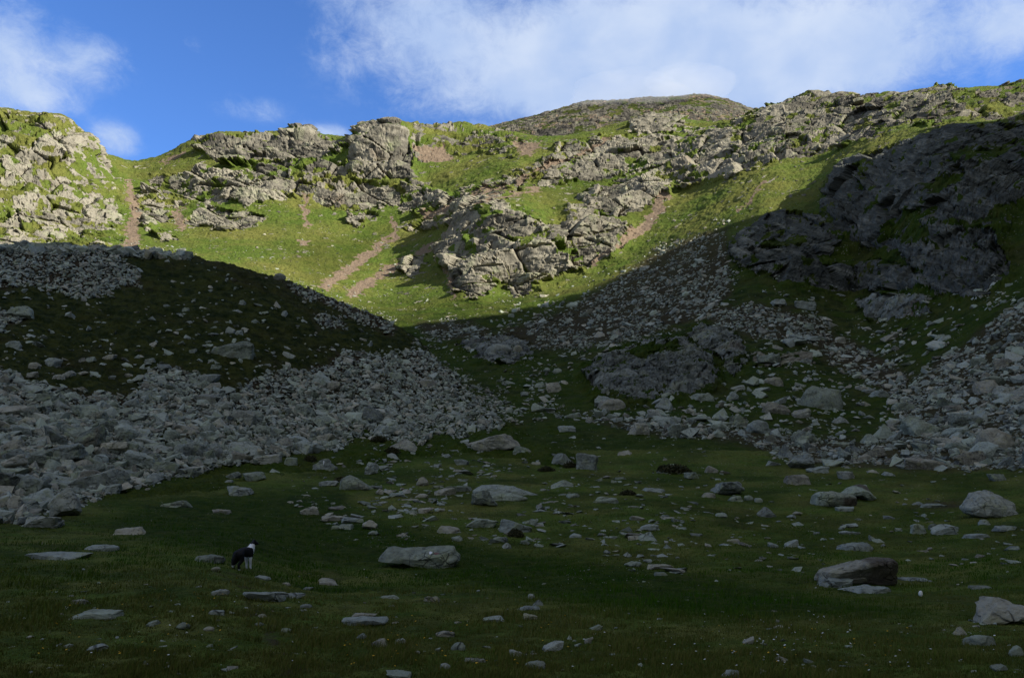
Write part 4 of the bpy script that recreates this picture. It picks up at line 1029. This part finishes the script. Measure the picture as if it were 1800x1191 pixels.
EXTRA_NAMES = [('standing dog', 430, 1003), ('cracked grey-green outcrop', 1150, 690), ('low rock bump', 875, 632)]

def size_word(w): return 'large' if w > 50 else 'medium' if w > 30 else 'small' if w > 18 else 'tiny'
def shape_word(shape, w, h):
    q = w/max(h, 1)
    return {'slab': 'thin slab' if q > 4 else 'flat slab', 'wedge': 'wedge', 'point': 'pointed stone', 'round': 'rounded stone', 'block': 'blocky stone'}[shape]
def tone_word(t): return 'dark' if t < .3 else 'dark grey' if t < .42 else 'grey' if t < .58 else 'light grey' if t < .68 else 'pale' if t < .8 else 'whitish'
USED = set(); MARKS = []
def auto_label(px, py, w, h, shape, tone):
    look = f'{size_word(w)} {tone_word(tone)} {shape_word(shape, w, h)}'
    near = sorted(MARKS, key=lambda m: math.hypot(m[1]-px, (m[2]-py)*1.6))[:7]
    def rel(m):
        dx, dy = px-m[1], py-m[2]; dist = math.hypot(dx, dy)
        if abs(dx) > 1.2*abs(dy): r = 'left of' if dx < 0 else 'right of'
        else: r = 'in front of' if dy > 0 else 'behind'
        return f"{'just ' if dist < 70 else '' if dist < 150 else 'well '}{r} the {m[0]}"
    opts = [f'{look} {rel(m)}' for m in near]
    opts += [f'{look} {rel(a)} and {rel(b)}' for a in near[:5] for b in near[:5] if a is not b]
    for o in opts:
        if o not in USED and 4 <= len(o.replace('-', ' ').split()) <= 15 and len(o.split()) <= 14: USED.add(o); return o
    return None
def rock_object(name, V, T, loc, tone, smooth, label, group, rust=None):
    o = mesh_obj(name, V, T, M_ROCK, {'tone': np.full(len(V), tone*.8, f32), 'rust': np.zeros(len(V), f32) if rust is None else rust}, smooth)
    o.location = loc; return tag(o, label, 'boulder', group)
rows = []
for ln in B.strip().splitlines():
    a, lab = ln.split('|'); p = a.split(' ', 6); rows.append((float(p[0]), float(p[1]), float(p[2]), float(p[3]), p[4], float(p[5]), p[6].strip(), lab.strip()))
MARKS = [(n, x, y) for n, x, y in EXTRA_NAMES]+[(r[6], r[0], r[1]) for r in rows if r[6]]+[(r[6], r[0], r[1]) for r in OUT if r[6]]
for r in rows: USED.add(r[7])
BP, _ = cast([r[0] for r in rows], [r[1] for r in rows])
GRP = 'boulders and stones lying about the valley'
MARKED = {}
for i, (r, P) in enumerate(zip(rows, BP)):
    px, py, w, h, shape, tone, lm, lab = r; m = P[1]/F
    W_, H_ = w*m, h*m*(.85 if w < 60 else 1)
    D_ = W_*float(RNG.uniform(.55, .9)); sink = .3*H_
    V, T = rock_shape(shape, 900+i, 4 if w > 24 else 3, W_, D_, H_+sink)
    yaw = Matrix.Rotation(0, 3, 'Z'); V[:, 2] -= sink
    lab = lab or auto_label(px, py, w, h, shape, tone)
    o = rock_object('boulder', V, T, (P[0], P[1]+D_*.38, P[2]), tone, bool(shape == 'round'), lab, GRP)
    if lm: MARKED[lm] = (o, V, m)
OP, _ = cast([r[0] for r in OUT], [r[1] for r in OUT])
for i, (r, P) in enumerate(zip(OUT, OP)):
    px, py, pts, ds, lean, tone, lm, lab = r; m = P[1]/F; pts = [(a*m, b*m*.88) for a, b in pts]; w = max(p[0] for p in pts)-min(p[0] for p in pts)
    hmin = min(p[1] for p in pts); pts = [(a, b if b > hmin+.25*(max(q[1] for q in pts)-hmin) else b-.12*w*.3) for a, b in pts]
    V, T = outline_shape(pts, 700+i, 5, w*ds, lean)
    rust = np.zeros(len(V), f32)
    if lm == 'dark wedge boulder': rust = (.7*sstep(V[:, 0], -.02*w, .10*w)*sstep(-V[:, 1]/w, .02, .10)).astype(f32)
    if lm == 'yellowish twin boulder': rust = (.9*sstep(V[:, 0], .05*w, .15*w)*sstep(-V[:, 2], -.30*w, -.16*w)*sstep(-V[:, 1]/w, .05, .15)).astype(f32)
    if lm == 'striped twin boulder': d = np.abs((V[:, 0]-.28*w)*.5+(V[:, 2]-.32*w)*.87+.02*w); rust = (.8*(1-sstep(d, .05*w, .09*w))).astype(f32)
    o = rock_object('boulder', V, T, (P[0], P[1]+w*ds*.4, P[2]), tone, False, lab, GRP, rust)
    MARKED[lm or 'ledge'] = (o, V, m)
# way-marks painted on two of the boulders
def paint(parent, x, half_w, half_h, z, col, name):
    """a thin skin of paint laid on the rock where it faces the path"""
    from mathutils.bvhtree import BVHTree
    me0 = parent.data; bv = BVHTree.FromPolygons([v.co[:] for v in me0.vertices], [tuple(p.vertices) for p in me0.polygons])
    mt, g = material(name); finish(g, col, 0.7); bm = bmesh.new(); rings = []
    for k in range(5):
        ring = []
        for j in range(14):
            a = 6.283*j/14; rr = (k/4)*(1+.18*math.sin(3*a+1)); o = Vector((x+half_w*rr*math.cos(a), -6, z+half_h*rr*math.sin(a)+.35)); hit = bv.ray_cast(o, Vector((0, 1, -.0583)).normalized())
            if hit[0] is None: return None
            ring.append(bm.verts.new(hit[0]+hit[1].normalized()*.006))
        rings.append(ring)
    for k in range(4):
        for j in range(14): bm.faces.new((rings[k][j], rings[k+1][j], rings[k+1][(j+1) % 14], rings[k][(j+1) % 14]))
    bmesh.ops.remove_doubles(bm, verts=bm.verts, dist=1e-5); me = bpy.data.meshes.new('paint_mark'); bm.normal_update(); bm.to_mesh(me); bm.free(); me.materials.append(mt)
    o = bpy.data.objects.new('paint_mark', me); COL.objects.link(o); o.parent = parent; return o
o, V, m = MARKED['big paint-marked boulder']
paint(o, 22*m, 2.6*m, 2.2*m, 23*m, (.78, .78, .80), 'white_paint')
paint(o, 32*m, 4.5*m, 1.8*m, 22*m, (.17, .085, .07), 'faded_red_paint')
o, V, m = MARKED['paint-marked pyramid']
paint(o, -1*m, 1.1*m, 3.2*m, 14*m, (.75, .75, .75), 'white_paint')
# largest blocks of the scatter become things of their own, the rest stay scree
NB = len(rows)+len(OUT); NEED = 298-NB
big = np.argsort(-ST.px); chosen = []
taken = np.array([[r[0], r[1]] for r in rows]+[[r[0], r[1]] for r in OUT])
spx, spy = proj(ST.P[:, 0], ST.P[:, 1], ST.P[:, 2])
for i in big:
    if len(chosen) >= NEED: break
    if not (5 < spx[i] < 1795 and spy[i] < 1185) or np.min(np.hypot(taken[:, 0]-spx[i], taken[:, 1]-spy[i])) < 14 or ST.where[i] == 'meadow': continue
    w = ST.S[i, 0]*F/ST.P[i, 1]; h = w*.5
    shape = ['block', 'slab', 'wedge', 'block', 'point'][i % 5]; t = float(ST.t[i])
    lab = auto_label(spx[i], spy[i], w, h, shape, t)
    if not lab: continue
    hh = ST.S[i, 2]*(1.15 if shape != 'slab' else .8)
    V, T = rock_shape(shape, 5000+int(i), 4 if w > 26 else 3, ST.S[i, 0], ST.S[i, 1], hh); V[:, 2] -= hh*.5
    V = V@ST.M[i].T
    rock_object('boulder', V, T, ST.P[i], t, False, lab, GRP); chosen.append(i)
    taken = np.vstack([taken, [spx[i], spy[i]]])
rest = np.ones(len(ST.P), bool); rest[chosen] = False
# keep loose stones from burying the placed boulders
for r in rows+[(q[0], q[1], 2*max(p[0] for p in q[2]), 1.3*max(p[1] for p in q[2]), 0) for q in OUT]:
    rest &= ~((np.abs(spx-r[0]) < r[2]*.55) & (spy < r[1]+r[3]*.35) & (spy > r[1]-r[3]*1.0) & (ST.px > r[2]*(.3 if r[4] else .04)) & (np.isin(ST.where, ('meadow', 'heath', 'slope', 'talus', 'scree'))))
ST.mesh('scree', rest, 'grey talus and loose stones strewn down the slopes and over the meadow')
# ---------------------------------------------------------------- sheepdog
def build_dog():
    J = {  # joint: (x, y, z, radius); the dog looks along +x
     'pelvis': (-.25, 0, .44, .098), 'loin': (-.12, 0, .45, .100), 'ribs': (.02, 0, .43, .122), 'chest': (.13, 0, .43, .112), 'neck': (.195, 0, .515, .082), 'nape': (.235, 0, .595, .066), 'skull': (.275, 0, .645, .062), 'brow': (.315, 0, .64, .047), 'muzzle': (.365, 0, .62, .029), 'nose_end': (.393, 0, .614, .021),
     'rump': (-.315, 0, .41, .065), 'tail1': (-.37, 0, .34, .048), 'tail2': (-.395, .01, .24, .052), 'tail3': (-.385, .02, .15, .044), 'tail4': (-.36, .03, .085, .018)}
    E = [('pelvis', 'loin'), ('loin', 'ribs'), ('ribs', 'chest'), ('chest', 'neck'), ('neck', 'nape'), ('nape', 'skull'), ('skull', 'brow'), ('brow', 'muzzle'), ('muzzle', 'nose_end'), ('pelvis', 'rump'), ('rump', 'tail1'), ('tail1', 'tail2'), ('tail2', 'tail3'), ('tail3', 'tail4')]
    for s, n in ((1, 'l'), (-1, 'r')):
        J.update({'sh'+n: (.135, .070*s, .375, .060), 'el'+n: (.105, .072*s, .265, .042), 'wr'+n: (.125, .066*s, .115, .026), 'pw'+n: (.130, .066*s, .030, .026), 'to'+n: (.165, .066*s, .020, .021),
                  'hp'+n: (-.24, .072*s, .375, .092), 'kn'+n: (-.185, .085*s, .255, .064), 'hk'+n: (-.305, .085*s, .150, .036), 'hf'+n: (-.285, .085*s, .035, .026), 'ht'+n: (-.245, .085*s, .020, .022),
                  'ea'+n: (.262, .046*s, .698, .020), 'et'+n: (.268, .060*s, .738, .007)})
        E += [('chest', 'sh'+n), ('sh'+n, 'el'+n), ('el'+n, 'wr'+n), ('wr'+n, 'pw'+n), ('pw'+n, 'to'+n), ('pelvis', 'hp'+n), ('hp'+n, 'kn'+n), ('kn'+n, 'hk'+n), ('hk'+n, 'hf'+n), ('hf'+n, 'ht'+n), ('skull', 'ea'+n), ('ea'+n, 'et'+n)]
    # head turned a little to the dog's right
    a = R(-22); ca_, sa_ = math.cos(a), math.sin(a)
    for k in ('skull', 'brow', 'muzzle', 'nose_end', 'eal', 'ear', 'etl', 'etr'):
        x, y, z, rr = J[k]; x -= .235; J[k] = (.235+x*ca_-y*sa_, x*sa_+y*ca_, z, rr)
    names = list(J); me = bpy.data.meshes.new('dog'); me.from_pydata([J[n][:3] for n in names], [(names.index(p), names.index(q)) for p, q in E], [])
    o = bpy.data.objects.new('dog', me); COL.objects.link(o)
    sk = o.modifiers.new('skin', 'SKIN'); sk.use_smooth_shade = True; sub = o.modifiers.new('sub', 'SUBSURF'); sub.levels = sub.render_levels = 3
    sv = me.skin_vertices[0].data
    for i, n in enumerate(names): sv[i].radius = (J[n][3], J[n][3]); sv[i].use_root = (n == 'pelvis')
    ev = o.evaluated_get(bpy.context.evaluated_depsgraph_get()); nm = bpy.data.meshes.new_from_object(ev); o.modifiers.clear(); o.data = nm
    n = len(nm.vertices); V = np.empty(n*3); nm.vertices.foreach_get('co', V); V = V.reshape(-1, 3); N = np.empty(n*3); nm.vertices.foreach_get('normal', N); N = N.reshape(-1, 3)
    Q = V.astype(f32); fur = fbm(Q*np.array([60, 60, 26], f32), 3, 5)-.5
    ruff = np.exp(-(((V[:, 0]-.20)/.08)**2+((V[:, 2]-.52)/.10)**2)); body = sstep(V[:, 2], .2, .3)*sstep(-V[:, 0], -.08, .02)
    V2 = V+N*(fur*(.012+.018*ruff+.016*body)+.012*ruff+.01*body)[:, None]
    x, y, z = V[:, 0], V[:, 1], V[:, 2]; j = (fur*.05)
    white = ((x > .05) & (z < .30+j)) | ((x > .165-.35*(z-.42)+j) & (z > .28) & (z < .56)) | ((z > .485+j-.45*(x-.20)) & (z < .605+j-.35*(x-.22)) & (x > .08) & (x < .32)) | ((z < .15+j) & (x < -.335)) | ((z < .045) & (x < -.2)) | ((x > .375) & (z < .63))
    nm.vertices.foreach_set('co', V2.ravel()); nm.attributes.new('white', 'FLOAT', 'POINT').data.foreach_set('value', white.astype(f32))
    mt, g = material('dog_fur'); w = g.n('ShaderNodeAttribute', attribute_name='white').outputs['Fac']; tcn = g.n('ShaderNodeTexCoord').outputs['Object']
    st = g.n('ShaderNodeMapping'); g.put(st.inputs[0], tcn); st.inputs['Scale'].default_value = (90, 90, 25); nz = g.noise(st.outputs[0], 1.0, 4, 0.7)
    c = g.mix(g.ss(w, .3, .7), g.mix(nz, (.006, .006, .007), (.016, .016, .018)), g.mix(nz, (.78, .78, .79), (.9, .9, .9)))
    finish(g, c, .75, nz, .6, .01, spec=.2); nm.materials.clear(); nm.materials.append(mt)
    tag(o, 'black and white sheepdog standing on the turf, looking away up the valley', 'dog')
    def ball(name, c, r, col, sc=(1, 1, 1)):
        V, T = ico(2); x, y, z = c; x -= .235; c = np.array((.235+x*ca_-y*sa_, x*sa_+y*ca_, z)); m2, g2 = material(name); finish(g2, col, .25, spec=.5)
        q = mesh_obj(name, V*r*np.array(sc)+c, T, m2, None, True); q.parent = o
    for s in (1, -1): ball('eye', (.336, .030*s, .652), .009, (.05, .025, .01))
    ball('nose', (.407, 0, .616), .014, (.008, .008, .008), (.8, 1, .8))
    return o
dog = build_dog()
dp, _ = cast([430], [1002]); P = dp[0]
dog.location = (P[0], P[1], P[2]+.015); dog.rotation_euler = (0, 0, R(64)); dog.scale = (.78,)*3

# ---------------------------------------------------------------- turf blades (stuff)
def turf():
    n = 230000; px = RNG.uniform(-60, 1860, n); py = 872+RNG.uniform(0, 1, n)**.62*345
    P, ok = cast(px, py); ok &= P[:, 1] < 44; P = P[ok]; n = len(P); y = P[:, 1]
    gx, gy = slope_at(P)
    Q2 = np.stack([P[:, 0], P[:, 1], 0*y], 1).astype(f32)
    clump = unit(fbm(Q2*f32(1.1), 3, 500), .3, .7); lush_shade = unit(fbm(Q2*f32(.16), 3, 501), .36, .64)
    near = 1-sstep(y, 9, 18); lush_shade = np.clip(lush_shade*.7+.35*(1-near)-.25*near*(P[:, 0] < 0), 0, 1)
    hol = region(*proj(P[:, 0], P[:, 1], P[:, 2]), [(120, 930), (300, 865), (600, 850), (640, 900), (900, 960), (1200, 1000), (1500, 1050), (1700, 1085), (1300, 1095), (1000, 1065), (700, 1010), (420, 985)], 28); lush_shade = np.maximum(lush_shade, hol*(.55+.45*clump))
    tus = unit(fbm(Q2*f32(2.6), 3, 505), .45, .7); hgt = (.012+.030*clump+.020*lush_shade)*(.6+1.3*tus)*RNG.uniform(.5, 1.3, n); wd = np.maximum(.0045, .00065*y)*RNG.uniform(.7, 1.3, n)
    stalk = RNG.uniform(0, 1, n) < .0012; stalk &= y < 14; hgt[stalk] = RNG.uniform(.12, .26, stalk.sum()); wd[stalk] *= .55
    a = RNG.uniform(0, 6.283, n); lean = hgt*RNG.uniform(.1, .8, n); la = RNG.normal(.6, 1.2, n)
    s = np.stack([np.cos(a), np.sin(a), 0*a], 1)*wd[:, None]/2; L = np.stack([np.cos(la), np.sin(la), 0*la], 1)*lean[:, None]; up = np.array([0, 0, 1.])
    p0 = P-up*.02; mid = P+L*.35+up*(hgt*.6)[:, None]; tip = P+L+up*hgt[:, None]
    V = np.stack([p0-s, p0+s, mid+s*.75, mid-s*.75, tip], 1).reshape(-1, 3)
    b = (np.arange(n)*5)[:, None]; T = np.concatenate([b+np.array([[0, 1, 2]]), b+np.array([[0, 2, 3]]), b+np.array([[3, 2, 4]])])
    tone = np.repeat(np.clip(RNG.uniform(0, 1, n)*.45+clump*.35+.3*tus, 0, 1), 5); dryp = unit(fbm(Q2*f32(.55), 4, 503), .42, .62); dry = np.repeat(np.where(stalk, 1.0, np.clip(1-lush_shade+.8*dryp*(1-.7*hol)-.2+.3*near*(1-hol), 0, 1)*RNG.uniform(.2, 1, n)), 5)
    m, g = material('grass_blades'); t = g.n('ShaderNodeAttribute', attribute_name='tone').outputs['Fac']; d = g.n('ShaderNodeAttribute', attribute_name='dry').outputs['Fac']
    c = g.mix(d, g.mix(t, (.012, .046, .002), (.044, .105, .006)), g.mix(t, (.062, .058, .014), (.185, .158, .046)))  # green blade colours also lowered for the shade they stand in
    finish(g, c, .9, spec=.03)
    tag(mesh_obj('grass', V, T, m, {'tone': tone, 'dry': dry}, True), 'short alpine turf, green in the hollow and straw-coloured on the near rise', kind='stuff')
turf()
def flowers():
    pats = [(560, 900, 925, 965, 90, 0), (990, 1180, 985, 1030, 60, 0), (1230, 1500, 1085, 1180, 55, 0), (100, 560, 1040, 1185, 26, 0), (1000, 1780, 1100, 1188, 60, 0), (640, 900, 900, 960, 30, 0), (60, 420, 1020, 1160, 55, 1), (600, 1000, 1085, 1180, 45, 1), (1250, 1600, 1100, 1180, 30, 1)]
    Vs, Ts, ks, off = [], [], [], 0
    disc = [(math.cos(k*1.0472), math.sin(k*1.0472), 0) for k in range(6)]+[(0, 0, .35), (0, 0, -.35)]; D = np.array(disc); T = np.array([(k, (k+1) % 6, 6) for k in range(6)]+[((k+1) % 6, k, 7) for k in range(6)])
    for x0, x1, y0, y1, n, kind in pats:
        P, ok = cast(RNG.uniform(x0, x1, n), RNG.uniform(y0, y1, n))
        for p in P:
            r = RNG.uniform(.006, .013); h = RNG.uniform(.035, .07); M = np.array(Euler((RNG.uniform(-.8, .3), RNG.uniform(-.5, .5), 0)).to_matrix())
            Vs.append((D*r)@M.T+p+np.array([0, 0, h])); Ts.append(T+off); off += 8; ks.append(np.full(8, kind))
            st = np.array([(-.0015, 0, 0), (.0015, 0, 0), (.0012, 0, h), (-.0012, 0, h)])+p; Vs.append(st); Ts.append(np.array([(0, 1, 2), (0, 2, 3)])+off); off += 4; ks.append(np.full(4, 2))
    m, g = material('petals'); k = g.n('ShaderNodeAttribute', attribute_name='kind').outputs['Fac']
    c = g.mix(g.ss(k, .9, 1.0), (.72, .72, .70), (.62, .36, .02)); c = g.mix(g.ss(k, 1.4, 1.6), c, (.03, .06, .01)); finish(g, c, .8)
    tag(mesh_obj('wildflowers', np.concatenate(Vs), np.concatenate(Ts), m, {'kind': np.concatenate(ks).astype(f32)}, False), 'tiny white and yellow flowers scattered through the turf', kind='stuff')
flowers()
# low dark shrubs between the stones
def shrub(px, py, w, h, label, seed):
    P, _ = cast([px], [py]); P = P[0]; m = P[1]/F; W_, H_ = w*m, h*m; r = np.random.default_rng(seed); n = 1500
    q = r.normal(size=(n, 3)); q /= np.linalg.norm(q, axis=1)[:, None]; q *= r.uniform(.55, 1, n)[:, None]; q[:, 2] = np.abs(q[:, 2])
    q *= (.75+.5*vnoise((q*3+seed).astype(f32), seed))[:, None]
    C = q*np.array([W_/2, W_*.35, H_]); s = W_*.035+.012
    A = r.normal(size=(n, 3)); A /= np.linalg.norm(A, axis=1)[:, None]; Bv = np.cross(A, r.normal(size=(n, 3))); Bv /= np.linalg.norm(Bv, axis=1)[:, None]
    V = np.stack([C-A*s, C+Bv*s*.5, C+A*s, C-Bv*s*.5], 1).reshape(-1, 3); Fq = np.arange(n*4).reshape(n, 4)
    o = mesh_obj('low_shrub', V, Fq, M_SHRUB, {'tone': np.repeat(r.uniform(0, 1, n), 4)}, False); o.location = P; tag(o, label, 'shrub', 'low heath shrubs among the stones')
M_SHRUB, g = material('heath_leaves'); t = g.n('ShaderNodeAttribute', attribute_name='tone').outputs['Fac']; finish(g, g.mix(t, (.022, .026, .009), (.075, .068, .026)), .8)
SHRUBS = [(1104, 870, 30, 9, 'small dark brown shrub right of the star-shaped stone'), (1185, 830, 62, 14, 'long dark shrub patch at the far meadow edge, right of the split blocks'), (907, 943, 30, 13, 'mossy shrub at the foot of the lichen-spotted tall stone'), (689, 796, 30, 10, 'rusty low shrub just below the crested rock at the talus edge'), (545, 812, 26, 12, 'reddish shrub beside the pale square block at the talus edge'), (665, 775, 30, 10, 'dark shrub in front of the talus tip'), (880, 783, 34, 10, 'dark shrub under the raised end of the ramp-like slab'), (1003, 822, 26, 12, 'dark shrub wedged between the split pair of blocks'), (960, 828, 30, 9, 'low dark shrub left of the split pair of blocks'), (605, 845, 40, 7, 'flat dark shrub behind the big humped rock')]
for i, s in enumerate(SHRUBS): shrub(*s, 40+i)
# the one big cotton-like flower head
P, _ = cast([1620], [1062]); P = P[0]; V, T = ico(2)
m, g = material('cotton_head'); finish(g, (.75, .74, .68), .9)
m2, g2 = material('stem'); finish(g2, (.04, .07, .012), .8)
o = mesh_obj('cotton_flower', V*np.array([.032, .032, .045])*(1+.25*(vnoise((V*4).astype(f32), 3)-.5))[:, None]+np.array([0, 0, .16]), T, m, None, True); o.location = P
tag(o, 'single fluffy white flower head standing in the grass near the dark wedge boulder', 'flower')
k = mesh_obj('stem', np.array([(-.004, 0, -.02), (.004, 0, -.02), (0, .006, -.02), (-.003, 0, .13), (.003, 0, .13), (0, .005, .13)]), np.array([(0, 1, 4), (0, 4, 3), (1, 2, 5), (1, 5, 4), (2, 0, 3), (2, 3, 5)]), m2, None, True); k.parent = o
# ---------------------------------------------------------------- cloud brushing the summit
def mist():
    D, T = ico(5); m = bpy.data.materials.new('cloud_vapour'); m.use_nodes = True; g = NT(m.node_tree)
    v = g.n('ShaderNodeVolumePrincipled'); v.inputs['Color'].default_value = (1, 1, 1, 1); v.inputs['Density'].default_value = .005; v.inputs['Anisotropy'].default_value = 0.1
    g.nt.links.new(v.outputs[0], g.n('ShaderNodeOutputMaterial').inputs['Volume'])
    for k, (px, py, y, a, b, c) in enumerate([(1105, 168, 895, 72, 60, 13), (1215, 148, 912, 60, 50, 12)]):
        x, z = unproj(px, py, y); n = fbm((D*1.6+k*9).astype(f32), 4, 810+k)-.5
        V = D*(1+.9*n)[:, None]*np.array([a, b, c])+np.array([x, y, z])
        tag(mesh_obj('cloud', V, T, m, None, True), 'thin cloud wisp brushing the far summit', kind='stuff')
mist()
